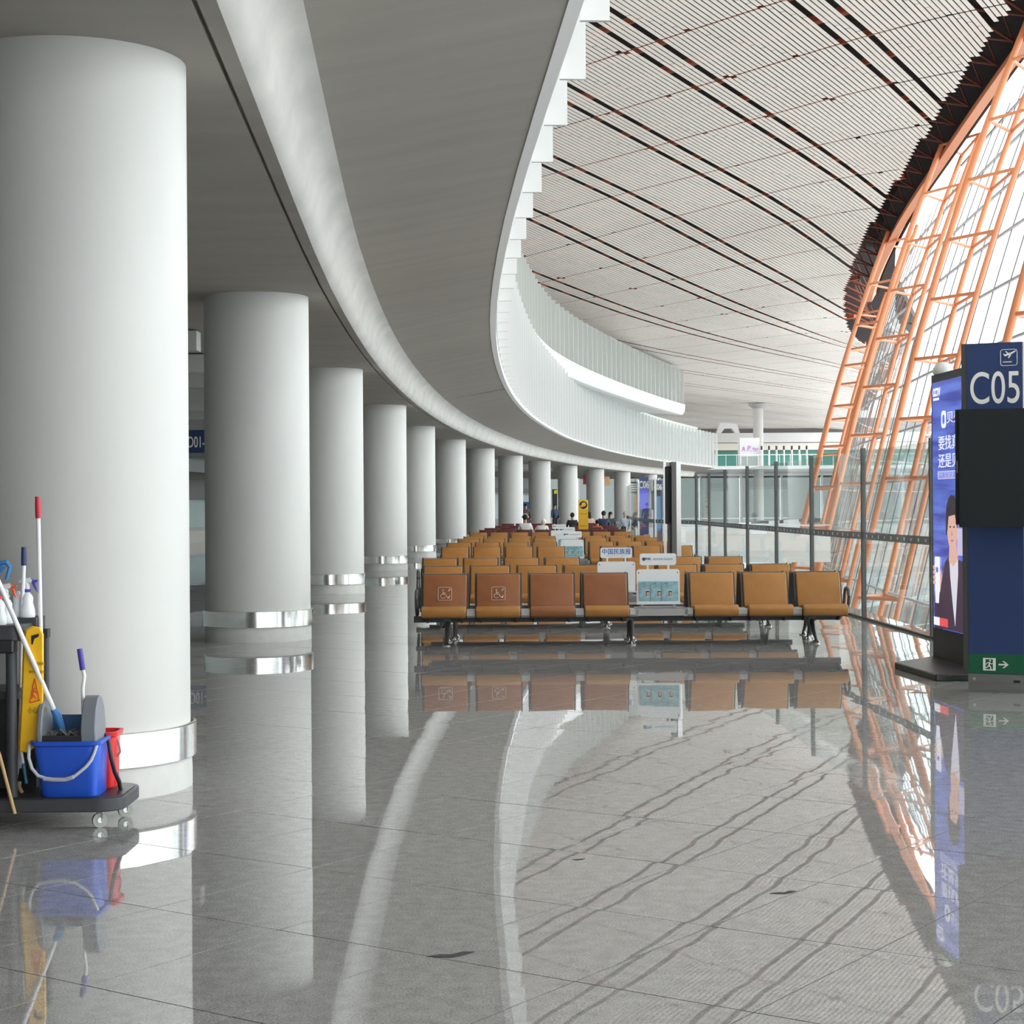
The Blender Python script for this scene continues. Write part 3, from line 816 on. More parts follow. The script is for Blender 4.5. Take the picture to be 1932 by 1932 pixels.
def exit_icon(par, x0, z0, s):
    MB().box(x0, x0+s, -0.002, 0, z0, z0+s).build('exit_door', M_lit, par).location.y = -0.005
    g = MB(); b = x0; c = z0
    g.box(b+.20*s, b+.78*s, -0.003, -0.002, c+.10*s, c+.90*s); g.build('doorway', M_green, par).location.y = -0.005
    f = MB()
    def L(p, q, r): f.tube([(b+p[0]*s,-0.004,c+p[1]*s),(b+q[0]*s,-0.004,c+q[1]*s)], r*s, 6)
    f.tube([(b+.56*s,-0.005,c+.80*s),(b+.56*s,-0.003,c+.80*s)], .075*s, 10)
    L((.52,.68),(.47,.42),.065); L((.50,.66),(.30,.60),.035); L((.30,.60),(.24,.46),.03); L((.52,.64),(.66,.52),.035); L((.66,.52),(.78,.58),.03)
    L((.47,.42),(.60,.28),.05); L((.60,.28),(.62,.06),.045); L((.46,.40),(.34,.26),.05); L((.34,.26),(.12,.20),.045)
    f.build('running_figure', M_lit, par).location.y = -0.005
    a = MB().box(x0+1.22*s, x0+1.85*s, -0.003, 0, z0+.44*s, z0+.56*s)
    a.prism_y([(x0+1.52*s,z0+.78*s),(x0+1.66*s,z0+.78*s),(x0+2.02*s,z0+.50*s),(x0+1.66*s,z0+.22*s),(x0+1.52*s,z0+.22*s),(x0+1.84*s,z0+.50*s)], -0.003, 0)
    a.build('exit_arrow', M_lit, par).location.y = -0.005
def gate_sign(loc, rz, txt, label, h=2.95, w=0.425, tv=True, flip=False):
    r = empty('gate_sign', loc, rz, label, 'sign', 'navy gate signs')
    MB().box(0, w, 0, 0.15, 0.0, 0.155).build('steel_base', M_base2, r)
    MB().box(-0.042, w+0.004, 0.002, 0.155, 0.155, h).build('casing', M_dgrey, r, bevel=0.003, seg=1)
    MB().box(0.006, w-0.004, -0.004, 0.004, 0.325, h-0.005).build('navy_face', M_navy, r)
    MB().box(0.006, w-0.004, -0.004, 0.004, 0.160, 0.325).build('green_strip', M_green, r)
    fpar = [c for c in r.children if c.name.startswith('navy_face')][0]
    gpar = [c for c in r.children if c.name.startswith('green_strip')][0]
    t = text('lettering', txt, 0.385, M_lit, fpar, (w*0.515,-0.005,2.44), align='CENTER', sx=0.66, bold=0.001)
    icon_plane_par = empty  # no-op name kept simple
    return r, fpar, gpar
s1, f1, g1 = gate_sign(tuple(U(1827,1305,15.29)*1) [:2]+(0,), math.atan2(-0.19,0.41), 'C05', 'tall navy gate sign reading C05 with a black monitor', 2.95, 0.465)
ip = MB().box(0.27,0.271,-0.0042,-0.0041,2.76,2.761).build('icon_backing', M_navy, f1)
icon_plane(ip, 0.355, 2.82, 0.135)
exit_icon(g1, 0.125, 0.185, 0.105)
MB().box(0.04,0.062,-0.006,0,0.10,0.122).build('small_plate', M_alu, s1)
MB().box(0.375,0.43,-0.006,0,0.088,0.108).build('socket', M_blk, s1)
# the monitor on it (a thing of its own: hung in front)
tvp = U(1803, 990, 14.95)
tv = empty('monitor', (tvp.x, tvp.y, tvp.z), math.atan2(-0.19,0.41)*0.6, 'black portrait monitor hung on the C05 gate sign', 'monitor', 'black monitors on gate signs')
MB().box(0,0.95,0,0.12,0.0,0.955).build('housing', M_tv, tv, bevel=0.006, seg=1)
MB().box(0.03,0.95,-0.022,0.0,-0.02,0.955).build('screen', mat('screen_off', (0.012,0.015,0.017), 0.5, spec=0.25), tv)
text('lettering', 'SAMSUNG', 0.022, mat('bezel_print', (0.35,0.35,0.35), 0.5), tv, (0.022,-0.001,0.43), rot=(PI/2, -PI/2, 0))
for k in range(2):
    px, D, txt = ((1206.5, 72, 'C06'), (1233, 60, 'C06'))[k]
    p = U(px, 990, D); w = (17.5 if k == 0 else 17)/F*D
    lab = ['far navy gate sign reading C06 beside the last column', 'far navy gate sign reading C06 with black monitor'][k]
    r = empty('gate_sign', (p.x, p.y, 0), 0, lab, 'sign', 'navy gate signs')
    ht = U(px, 900 if k == 0 else 906, D).z
    fc = MB().box(0, w, 0, 0.12, 0.0, ht).build('navy_face', M_navy, r)
    text('lettering', txt, (15 if k == 0 else 12)/F*D*1.25, M_lit, fc, (w*0.5,-0.005,U(px,921 if k == 0 else 924,D).z), align='CENTER', sx=0.6, bold=0.01)
    if k == 0:
        sc_ = MB().box(-0.06,w-0.02,-0.06,0.0,U(px,960,D).z,U(px,922,D).z).build('lit_screen', mat('far_screen', (0.03,0.04,0.25), 0.4, emit=((0.05,0.05,0.38), 0.6)), r)
    else:
        MB().box(-0.07,w*0.75,-0.09,0.0,U(px,962,D).z,U(px,926,D).z).build('monitor', M_tv, r)
# edge-on pylon in front of the screen
p = U(1268, 1048, 30.5); k = 30.5/F
py = empty('gate_sign', (p.x, p.y, 0), 0, 'grey gate sign seen edge-on with black monitor behind the third row', 'sign', 'navy gate signs')
MB().box(0, 9*k, 0, 0.42, 0.0, 2.33).build('casing', mat('casing_grey', (0.12,0.118,0.112), 0.5), py)
MB().box(9*k, 17.5*k, 0.0, 0.45, 0.0, 2.33).build('side_panel', M_alu, py)
MB().box(-7*k, 0, 0.05, 0.6, 1.28, 2.26).build('monitor', M_tv, py)
MB().box(-4*k, 0.0, 0.05, 0.5, 0.0, 1.28).build('navy_face', M_blk, py)
p = U(1252.5, 1030, 34)
pl = MB().box(p.x, p.x+0.05, p.y, p.y+0.05, 0, U(1252,868,34).z).build('screen_post', M_alu, None)
tag(pl, 'slim tall aluminium post beside the edge-on gate sign', 'post')

# ------------------------------------------------------------------ advertising display
ad = empty('advertising_display', (4.22, 18.1, 0), 0, 'tall freestanding advertising display with lit blue screen', 'display')
MB().prism([(-0.52,-0.62),(-0.42,-1.9),(0.55,-2.0),(0.52,0.3),(-0.02,0.0)], 0.0, 0.063).build('base_plate', mat('base_black', (0.035,0.034,0.032), 0.3), ad, bevel=0.008, seg=1)
thd = math.atan2(-1.42, 0.055)     # direction of the screen across its width
ax = Vector((math.cos(thd), math.sin(thd), 0))
hold = Matrix.Rotation(thd, 4, 'Z')
WD = 1.40
def adp(mb, name, m, par=ad, **k):
    o = mb.build(name, m, par, **k); return o
body = MB().box(0, WD, 0.0, 0.14, 0.063, 2.88)
body.v = [tuple(hold @ Vector(v)) for v in body.v]
bo = body.build('cabinet', M_blk, ad)
scn = MB().box(0.05, WD-0.05, -0.006, 0.0, 0.36, 2.80); scn.v = [tuple(hold @ Vector(v)) for v in scn.v]
def scrmat():
    m = bpy.data.materials.new('lit_blue_screen'); m.use_nodes = True; n = m.node_tree; b = n.nodes['Principled BSDF']
    b.inputs['Base Color'].default_value = (0.02,0.02,0.05,1); b.inputs['Roughness'].default_value = 0.2
    t = n.nodes.new('ShaderNodeTexCoord'); mp = n.nodes.new('ShaderNodeMapping'); mp.inputs['Scale'].default_value = (0.6,0.6,9)
    k = n.nodes.new('ShaderNodeTexNoise'); k.inputs['Scale'].default_value = 1.3; k.inputs['Detail'].default_value = 4
    r = n.nodes.new('ShaderNodeValToRGB'); r.color_ramp.elements[0].position = 0.36; r.color_ramp.elements[1].position = 0.66
    r.color_ramp.elements[0].color = (0.035,0.05,0.36,1); r.color_ramp.elements[1].color = (0.12,0.20,0.72,1)
    n.links.new(t.outputs['Object'], mp.inputs[0]); n.links.new(mp.outputs[0], k.inputs[0]); n.links.new(k.outputs['Fac'], r.inputs[0])
    n.links.new(r.outputs[0], b.inputs['Emission Color']); b.inputs['Emission Strength'].default_value = 0.28
    return m
so = scn.build('screen', scrmat(), ad); so['label'] = 'lit blue portrait screen'
def em(name, c, s=0.28): return mat(name, tuple(x*0.1 for x in c), 0.4, emit=(c, s))
E_w = em('screen_white', (0.9,0.92,1.0)); E_suit = em('screen_suit', (0.055,0.035,0.065)); E_skin = em('screen_skin', (0.75,0.45,0.36)); E_hair = em('screen_hair', (0.03,0.022,0.03))
E_red = em('screen_red', (0.8,0.10,0.10)); E_lav = em('screen_lavender', (0.55,0.52,0.75)); E_shirt = em('screen_shirt', (0.72,0.70,0.82)); E_blue = em('screen_blue_print', (0.08,0.2,0.8))
def flat(name, poly, m, lay, par=so):
    mb = MB().prism_y(poly, -0.006-0.002*lay, -0.0055-0.002*(lay-1)); mb.v = [tuple(hold @ Vector(v)) for v in mb.v]
    return mb.build(name, m, par)
def stext(body, size, u, z, m, lay=1, sx=1.0, bold=0.002, align='LEFT'):
    p = hold @ Vector((u, -0.008-0.002*lay, z))
    t = text('lettering', body, size, m, so, p, rot=(PI/2,0,thd), sx=sx, bold=bold, align=align); return t
# portrait figure printed on the screen
flat('poster_panel', [(0.90,1.10),(1.33,1.10),(1.33,1.36),(0.90,1.36)], E_lav, 1)
flat('poster_suit', [(0.22,0.37),(0.25,0.72),(0.36,0.82),(0.48,1.02),(0.62,1.09),(1.34,1.02),(1.34,0.37)], E_suit, 2)
flat('poster_sleeve', [(0.10,0.36),(0.10,0.68),(0.28,0.70),(0.40,0.52),(0.38,0.36)], E_suit, 2)
flat('poster_shirt', [(0.64,1.06),(0.93,1.06),(0.93,0.92),(0.90,0.78),(0.82,0.42),(0.75,0.62),(0.67,0.88)], E_shirt, 3)
flat('poster_neck', [(0.63,1.04),(0.66,1.22),(0.88,1.22),(0.93,1.06),(0.78,0.99)], E_skin, 4)
fcx, fcz = 0.76, 1.36
flat('poster_face', [(fcx+0.17*math.cos(a*PI/10), fcz+0.225*math.sin(a*PI/10)) for a in range(20)], E_skin, 5)
flat('poster_hair', [(fcx+0.21*math.cos(a*PI/10), fcz+0.10+0.22*math.sin(a*PI/10)) for a in range(0, 11)] + [(fcx-0.21,fcz-0.08),(fcx-0.16,fcz-0.02),(fcx-0.12,fcz+0.11),(fcx+0.1,fcz+0.13),(fcx+0.17,fcz)], E_hair, 6)
for dx in (-0.06, 0.065): flat('poster_eye', [(fcx+dx-0.03,fcz+0.01),(fcx+dx,fcz+0.0),(fcx+dx+0.03,fcz+0.01),(fcx+dx,fcz+0.022)], E_hair, 6)
flat('poster_nose', [(fcx-0.01,fcz-0.03),(fcx+0.015,fcz-0.072),(fcx-0.03,fcz-0.076)], em('screen_shade', (0.45,0.25,0.2)), 6)
flat('poster_mouth', [(fcx-0.05,fcz-0.12),(fcx,fcz-0.112),(fcx+0.05,fcz-0.12),(fcx,fcz-0.134)], em('screen_lip', (0.5,0.16,0.15)), 6)
flat('poster_hand', [(0.10,0.98),(0.13,0.92),(0.13,0.73),(0.32,0.75),(0.38,0.88),(0.33,0.95),(0.30,0.85),(0.18,1.0)], E_skin, 4)
flat('poster_cuff', [(0.14,0.72),(0.29,0.74),(0.26,0.61),(0.15,0.61)], E_w, 4)
for q in range(4): flat('poster_finger', [(0.08,0.98-0.05*q),(0.17,0.97-0.05*q),(0.17,0.94-0.05*q),(0.085,0.945-0.05*q)], E_skin, 6)
flat('poster_phone', [(x+0.225, z+0.895) for x, z in rrect(0.18, 0.35, 0.02, 2)], E_w, 5)
flat('poster_phone_mark', [(0.225+0.04*math.cos(a*PI/6), 0.94+0.03*math.sin(a*PI/6)) for a in range(12)], E_blue, 6)
flat('poster_tag_white', [(0.09,0.39),(0.30,0.39),(0.30,0.47),(0.09,0.47)], E_w, 5)
flat('poster_tag_red', [(0.30,0.39),(0.58,0.39),(0.58,0.47),(0.30,0.47)], E_red, 5)
stext('CCTV', 0.105, 0.085, 2.665, E_w, 1, 0.95, 0.005); flat('poster_bar', [(0.09,2.62),(0.30,2.62),(0.30,2.645),(0.09,2.645)], E_w, 1)
flat('poster_logo', [(x+0.46, z+2.42) for x, z in rrect(0.17, 0.17, 0.05, 3)], E_w, 1)
flat('poster_logo_mark', [(0.46+0.04*math.cos(a*PI/4), 2.42+0.05*math.sin(a*PI/4)) for a in range(8)], E_blue, 2)
stext('贝壳', 0.125, 0.57, 2.385, E_w, 1, 1.9, 0.0)
stext('要找真房源', 0.15, 0.27, 2.135, E_w, 1, 1.55, 0.0)
stext('还是贝壳好', 0.15, 0.27, 1.96, E_w, 1, 1.55, 0.0)
flat('poster_label', [(0.28,1.835),(1.05,1.835),(1.05,1.915),(0.28,1.915)], E_lav, 7)
stext('品质好房源', 0.065, 0.32, 1.85, E_blue, 7, 1.9, 0.0)
dm = MB().lathe([(0.095,0),(0.10,0.015),(0.098,0.06),(0.075,0.10),(0.035,0.12),(0.005,0.125)], 24)
p = hold @ Vector((0.18, 0.07, 2.88))
d = dm.build('dome_cover', mat('dome_white', (0.75,0.74,0.70), 0.4), None, smooth=True); d.location = (ad.location.x+p.x, ad.location.y+p.y, 2.88)
tag(d, 'small off-white domed cover on top of the advertising display', 'dome')

# ------------------------------------------------------------------ things far down the hall
def board(name, x0, x1, y0, y1, D, m, label, cat, th=0.08, foot=True, group=None):
    a = U(x0, y1, D); b = U(x1, y0, D)
    r = empty(name, ((a.x+b.x)/2, D, 0), 0, label, cat, group)
    w = (b.x-a.x)/2
    z0 = a.z
    f = MB().box(-w, w, -th/2, th/2, z0, b.z).build('panel', m, r)
    if foot: MB().box(-w*0.9, w*0.9, -th*1.5, th*1.5, 0.0, 0.05).box(-w*0.5, w*0.5, -th*0.45, th*0.45, 0.05, z0+0.01).build('stand', M_dgrey, r)
    return r, f, w, z0, b.z
M_yel = mat('yellow_panel', (0.85,0.47,0.02), 0.45)
r, f, w, z0, z1 = board('totem_sign', 1091.5, 1109.5, 943, 1012, 63, M_yel, 'yellow totem sign with round black emblem behind the seats', 'sign')
MB().box(-w*0.92, w*0.92, -0.05, -0.04, z1-0.34, z1-0.02).build('yellow_light_panel', mat('yellow_bright', (0.95,0.66,0.05), 0.4), r)
q = MB(); q.tube([(0,-0.056,z1-0.18),(0,-0.051,z1-0.18)], 0.14, 24); e = q.build('round_emblem', M_blk, r)
q = MB(); q.tube([(0.015,-0.06,z1-0.16),(0.015,-0.056,z1-0.16)], 0.075, 16); q.box(-0.12,-0.02,-0.06,-0.056,z1-0.25,z1-0.19); q.build('emblem_figure', M_yel, r)
MB().box(-w*0.7,w*0.7,-0.045,-0.04,z1-0.50,z1-0.48).box(-w*0.7,w*0.7,-0.045,-0.04,z1-0.92,z1-0.90).build('small_print', mat('print_brown', (0.35,0.18,0.01), 0.6), r)
# posters and shop pieces seen between the far columns
board('poster_stand', 986, 1001, 947, 992, 108, mat('poster_blue', (0.03,0.12,0.32), 0.4), 'blue poster stand between two far columns', 'poster')
r, f, w, z0, z1 = board('directory_sign', 1189, 1208, 909, 931, 140, mat('directory_grey', (0.05,0.055,0.06), 0.5), 'dark directory board hanging between the last columns', 'sign', foot=False)
MB().box(-0.02,0.02,-0.02,0.02,z1,HC).build('hanger', M_dgrey, r)
for k in range(4): MB().box(-w*0.8, w*(0.6-0.1*k), -0.05, -0.04, z1-0.22-0.17*k, z1-0.14-0.17*k).build('direction_line', M_lit, f)
r, f, w, z0, z1 = board('poster_stand', 1197, 1207, 931, 976, 138, mat('poster_food', (0.80,0.42,0.25), 0.5, noise=(2.5,0.5,(1,1,1))), 'pink and orange food poster beside the last column', 'poster')
r, f, w, z0, z1 = board('hanging_banner', 1141, 1150, 899, 917, 136, mat('banner_orange', (0.80,0.42,0.18), 0.5), 'small orange banner hanging between far columns', 'banner', foot=False)
MB().box(-0.015,0.015,-0.02,0.02,z1,HC).build('hanger', M_dgrey, r)
r, f, w, z0, z1 = board('hanging_banner', 1100, 1106, 897, 914, 134, mat('banner_red', (0.35,0.02,0.03), 0.5), 'small dark red banner hanging between far columns', 'banner', foot=False)
MB().box(-0.015,0.015,-0.02,0.02,z1,HC).build('hanger', M_dgrey, r)
r, f, w, z0, z1 = board('display_pillar', 1042, 1051, 923, 990, 112, M_blk, 'slim black display pillar with yellow mark between far columns', 'display')
MB().box(-w*0.2, w*0.9, -0.06, -0.04, z1-0.28, z1-0.06).build('yellow_mark', mat('mark_yellow', (0.8,0.75,0.05), 0.5), f)
p = U(1281, 985, 57)
r, f, w, z0, z1 = board('poster_stand', 1238, 1246, 936, 1002, 57.5, mat('poster_lightblue', (0.10,0.26,0.50), 0.4), 'light blue narrow roll-up stand under the farther gate sign', 'poster')
# hanging gate sign seen between the first two columns
a = U(300, 855, 47); b = U(424, 811, 47)
r = empty('hanging_sign', ((a.x+b.x)/2, 47, HC), 0, 'navy hanging sign with gate numbers between the first two columns', 'sign')
w = (b.x-a.x)/2
hs = MB().box(-w, w, -0.06, 0.06, a.z-HC, b.z-HC).build('panel', M_navy, r)
for x in (-0.6, 0.6): MB().box(x-0.015,x+0.015,-0.015,0.015,b.z-HC,0.0).build('hanger', M_dgrey, r)
text('lettering', 'D01-D', 0.40, M_lit, hs, (U(356,845,47).x-(a.x+b.x)/2-0.02, -0.065, U(356,844,47).z-HC), sx=0.55, bold=0.006)
# passage behind: cross baffles, glazing and counter
bf = MB()
for D in range(26, 120, 4):
    c = CC(D); bf.box(c-13.8, c-1.3, D-0.18, D+0.18, HC-0.30, HC-0.02)
o = bf.build('ceiling_baffles', mat('baffle_grey', (0.55,0.55,0.52), 0.6), slab)
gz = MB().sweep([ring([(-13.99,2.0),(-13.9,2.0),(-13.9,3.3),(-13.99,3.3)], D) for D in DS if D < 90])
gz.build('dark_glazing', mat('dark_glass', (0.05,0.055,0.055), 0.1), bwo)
gz = MB().sweep([ring([(-13.99,0.7),(-13.9,0.7),(-13.9,1.9),(-13.99,1.9)], D) for D in DS if D < 90])
gz.build('teal_glazing', mat('teal_glass', (0.38,0.52,0.50), 0.15), bwo)
gz = MB().sweep([ring([(-13.99,0.0),(-13.88,0.0),(-13.88,0.55),(-13.99,0.55)], D) for D in DS if D < 90])
gz.build('wall_base', mat('wall_base_beige', (0.55,0.50,0.46), 0.3), bwo)
gz = MB().sweep([ring([(-13.99,0.5),(-13.9,0.5),(-13.9,2.6),(-13.99,2.6)], D) for D in DS if D > 93])
gz.build('shop_glazing', mat('shop_glass_pale', (0.72,0.80,0.80), 0.2), bwo)
gz = MB().sweep([ring([(-13.99,2.8),(-13.85,2.8),(-13.85,3.2),(-13.99,3.2)], D) for D in DS if D > 93])
gz.build('grey_frieze', mat('frieze_grey', (0.25,0.25,0.25), 0.5), bwo)

# far end of the hall: end block with balconies
eb = MB().box(-6, 70, 196, 197, 5.1, 7.4)
far = struct('wall_front', eb, mat('far_wall_teal', (0.10,0.34,0.28), 0.5), 'far end wall of the hall, green above a white lower storey with added windows')
MB().box(-6, 70, 195.4, 196, 4.7, 5.25).box(-6, 70, 195.4, 196, -9, -0.6).build('white_lower_wall', M_white, far)
for k in range(17):
    MB().box(-6+k*4.4, -1.7+k*4.4, 195.6, 195.64, -0.6, 4.7).build('glass_pane', glassmat('added_window_glass', (0.27,0.29,0.283), 0.3) if k == 0 else MATS['added_window_glass'], far)  # windows added so the sky brightens the far lower storey
MB().box(-6, 70, 192.5, 196, 5.15, 5.45).build('balcony_floor', M_wall, far)
MB().box(-6, 70, 193.5, 197, 7.45, 8.2).build('beige_fascia', mat('fascia_beige', (0.78,0.72,0.64), 0.6), far)
MB().box(-6, 70, 192.8, 197, 8.25, 9.25).build('grey_fascia', mat('fascia_grey', (0.66,0.66,0.64), 0.6), far)
for k in range(12):
    MB().box(2.75+k*4.4, 2.95+k*4.4, 195.4, 195.8, -0.6, 4.7).build('mullion', M_white, far)
MB().box(-6, 75, 228, 229, 5, 12.5).build('upper_end_wall', mat('far_upper_dark', (0.16,0.15,0.145), 0.7), far)

fc = U(1431, 900, 172)
r = empty('column', (fc.x, 172, 5.2), 0, 'slender pale round column rising to the roof beyond the white fins', 'column', None)
MB().lathe([(0.48,-5.1),(0.48,RZ(172)-5.2)], 28).build('shaft', mat('far_column_grey', (0.50,0.49,0.47), 0.6), r, smooth=True)
MB().lathe([(0.48,RZ(172)-5.75),(0.95,RZ(172)-5.4),(0.95,RZ(172)-5.3)], 20).build('capital', M_mull, r)
struct('balcony_floor_far', MB().box(15.8, 50, 168, 193, 4.9, 5.2), M_wall, 'upper floor at the far end of the hall')
# white kiosk with violet lettering on the far balcony
a = U(1396, 866, 169); b = U(1433, 826, 169)
r = empty('kiosk', ((a.x+b.x)/2, 169, 5.2), 0, 'white kiosk box with violet scribbled lettering on the far balcony', 'kiosk')
w = (b.x-a.x)/2
kb = MB().box(-w, w, 0, 1.6, 0, b.z-5.2).build('body', M_white, r)
MB().box(-w*0.8, w*0.8, -0.05, 0, 0.05, 0.9).build('glass_front', mat('kiosk_glass', (0.35,0.42,0.40), 0.2), r)
vi = mat('violet_print', (0.62,0.22,0.75), 0.5)
sc2 = MB()
for (x0,z0,x1,z1) in ((-.75,2.3,-.6,2.75),(-.6,2.75,-.5,2.3),(-.72,2.45,-.52,2.5),(-.2,2.3,-.15,2.8),(-.15,2.8,0.1,2.7),(0.1,2.7,-.1,2.5),(0,2.35,.15,2.3),(.25,2.5,.6,2.55),(.6,2.55,.65,2.3),(.4,2.7,.42,2.3),(.75,2.4,.8,2.6)):
    sc2.tube([(x0*w/1.0,-0.03,z0-0.9),(x1*w/1.0,-0.03,z1-0.9)], 0.03, 5)
sc2.build('violet_scribble', vi, kb)
for k, x in enumerate((1437, 1451, 1465, 1479, 1494, 1508, 1522)):
    p = U(x, 865, 168.6)
    m = MB().lathe([(0.09,0),(0.09,1.55),(0.02,1.6)], 10, (0,0,0)).build('light_post', M_alu, None, smooth=True); m.location = (p.x, 168.6, 5.2)
    tag(m, '%s of seven short silver light posts on the far balcony' % ['leftmost','second from left','third from left','middle','third from right','second from right','rightmost'][k], 'post', 'row of light posts on the far balcony')
    MB().lathe([(0.095,1.5),(0.095,1.85),(0.02,1.88)], 10).build('black_cap', M_blk, m)
a = U(1358, 812, 190); b = U(1403, 796, 190)
ad_ = MB().prism_y([(a.x,9.26),(a.x+0.5,a.z+0.95),(b.x-0.9,b.z),(b.x-0.3,b.z-0.1),(b.x,9.26),(b.x-0.5,9.26),(b.x-0.9,b.z-0.55),(a.x+0.9,b.z-0.55),(a.x+0.5,9.26)], 193.2, 194.4)
tag(ad_.build('air_duct', M_white, None), 'white arched air duct on top of the far end block', 'duct')
rl = empty('balcony_railing', (30, 168.2, 5.2), 0, 'thin balcony railing at the far end of the hall', 'railing')
MB().box(-13, 13, -0.03, 0.03, 1.0, 1.06).build('handrail', M_alu, rl)
for k in range(27): MB().box(-13+k-0.02, -13+k+0.02, -0.02, 0.02, 0, 1.0).build('baluster', M_alu, rl)
# footbridges crossing the void beyond the glass screen
for k, (D, lab) in enumerate(((62, 'nearer white footbridge beyond the glass screen'), (96, 'farther white footbridge beyond the glass screen'))):
    r = empty('footbridge', (5.0, D, -0.4), 0, lab, 'bridge')
    L = PF(D, 0, 0).x - 5.6; x0 = ledge(D) - 5.0 + 0.05
    MB().box(x0, L, 0, 2.4, 0, 0.4).build('deck', M_wall, r)
    MB().box(x0, L, -0.05, 0.05, 0.4, 0.95).build('parapet', M_white, r)
    MB().box(x0, L, 2.35, 2.45, 0.4, 0.95).build('parapet', M_white, r)
    MB().box(x0, L, -0.03, 0.03, 1.25, 1.3).build('handrail', M_alu, r)

# ------------------------------------------------------------------ people
SK = mat('skin', (0.50,0.30,0.20), 0.55)
def skinned(name, pts, edges, rad, m, parent, lvl=1):
    me = bpy.data.meshes.new(name); me.from_pydata([tuple(p) for p in pts], edges, [])
    me.materials.append(m)
    o = bpy.data.objects.new(name, me); COL.objects.link(o); o.parent = parent
    md = o.modifiers.new('skin', 'SKIN'); md.use_smooth_shade = True
    for i, r in enumerate(rad):
        r = r if isinstance(r, tuple) else (r, r)
        me.skin_vertices[0].data[i].radius = r
    me.skin_vertices[0].data[0].use_root = True
    sd = o.modifiers.new('sub', 'SUBSURF'); sd.levels = lvl; sd.render_levels = lvl
    return o
def person(loc, rz, pose, shirt, trousers, hairc, label, lean_=0.0, scale=1.0, hair_long=False, extra=None):
    r = empty('person', loc, rz, label, 'person'); r.scale = (scale,)*3
    # local frame: faces -Y, feet at z=0
    if pose == 'sit':
        hip = Vector((0,0.02,0.54)); kn = lambda s: Vector((0.10*s,-0.42,0.52)); an = lambda s: Vector((0.11*s,-0.42,0.09)); toe = lambda s: Vector((0.12*s,-0.58,0.04))
    else:
        hip = Vector((0,0,0.95)); kn = lambda s: Vector((0.09*s,-0.02,0.50)); an = lambda s: Vector((0.10*s,0.03,0.09)); toe = lambda s: Vector((0.12*s,-0.13,0.04))
    cl, sl = math.cos(lean_), math.sin(lean_)
    def T(x, y, z): return hip + Vector((x, y*cl - z*sl, z*cl + y*sl))
    chest = T(0,0.02,0.30); neck = T(0,0.02,0.50); hd0 = T(0,0.0,0.565); hd1 = T(0,-0.01,0.655); hd2 = T(0,0,0.74)
    sh = lambda s: T(0.17*s,0.02,0.43); el = lambda s: T(0.24*s,-0.02,0.17); wr = (lambda s: T(0.16*s,-0.24,0.10)) if pose == 'sit' else (lambda s: T(0.25*s,-0.06,-0.06)); ha = (lambda s: T(0.10*s,-0.32,0.09)) if pose == 'sit' else (lambda s: T(0.25*s,-0.08,-0.14))
    P = [hip, T(0,0,0.12), chest, neck, hd0, hd1, hd2]; E = [(0,1),(1,2),(2,3),(3,4),(4,5),(5,6)]
    R = [(0.13,0.10),(0.12,0.09),(0.14,0.10),0.062,(0.058,0.07),(0.075,0.092),(0.055,0.065)]
    for s in (-1, 1):
        n = len(P); P += [sh(s), el(s), wr(s), ha(s)]; E += [(2,n),(n,n+1),(n+1,n+2),(n+2,n+3)]; R += [0.05,0.038,0.027,0.03]
        n = len(P); P += [hip+Vector((0.09*s,0,0)), kn(s), an(s), toe(s)]; E += [(0,n),(n,n+1),(n+1,n+2),(n+2,n+3)]; R += [0.08,0.055,0.035,0.035]
    skinned('body', P, E, R, SK, r)
    # clothes
    P = [T(0,0,-0.03), T(0,0,0.14), T(0,0.02,0.31), T(0,0.02,0.45)]; E = [(0,1),(1,2),(2,3)]; R = [(0.155,0.12),(0.145,0.115),(0.165,0.125),(0.09,0.08)]
    for s in (-1, 1):
        n = len(P); P += [sh(s), el(s), wr(s)]; E += [(2,n),(n,n+1),(n+1,n+2)]; R += [0.068,0.055,0.042]
    skinned('jacket', P, E, R, shirt, r)
    P = [hip]; E = []; R = [(0.145,0.12)]
    for s in (-1, 1):
        n = len(P); P += [hip+Vector((0.09*s,0,0)), kn(s), an(s)]; E += [(0,n),(n,n+1),(n+1,n+2)]; R += [0.095,0.072,0.055]
    skinned('trousers', P, E, R, trousers, r)
    hm = MB(); c = T(0,0.025,0.685); hm.sphere(c, 0.1, 14, 10, (0.92,1.06,1.02))
    if hair_long: hm.sphere(T(0,0.07,0.56), 0.1, 12, 8, (0.85,0.6,1.5))
    h = hm.build('hair', hairc, r, smooth=True)
    fc_ = T(0,-0.085,0.645)
    MB().sphere(fc_+Vector((0,-0.012,-0.005)), 0.014, 8, 6, (0.8,1,1.3)).build('nose', SK, r, smooth=True)
    for s in (-1, 1): MB().sphere(fc_+Vector((0.03*s,0.002,0.03)), 0.010, 8, 6).build('eye', M_blk, r, smooth=True)
    MB().box(fc_.x-0.022, fc_.x+0.022, fc_.y-0.004, fc_.y+0.006, fc_.z-0.045, fc_.z-0.038).build('mouth', mat('lips', (0.35,0.12,0.10), 0.5), r)
    if extra: extra(r, T)
    return r
def cl(name, c): return mat('cloth_'+name, c, 0.8)
HB = cl('black_hair', (0.02,0.018,0.018)); CD = cl('dark', (0.03,0.03,0.035)); CW = cl('white', (0.78,0.78,0.76)); CN = cl('navy', (0.035,0.055,0.11))
CO = cl('orange', (0.80,0.13,0.04)); CP = cl('pinkish', (0.65,0.45,0.38)); CB = cl('pale_blue', (0.40,0.50,0.60)); CBR = cl('brown', (0.10,0.06,0.055)); HG = cl('grey_hair', (0.45,0.36,0.30))
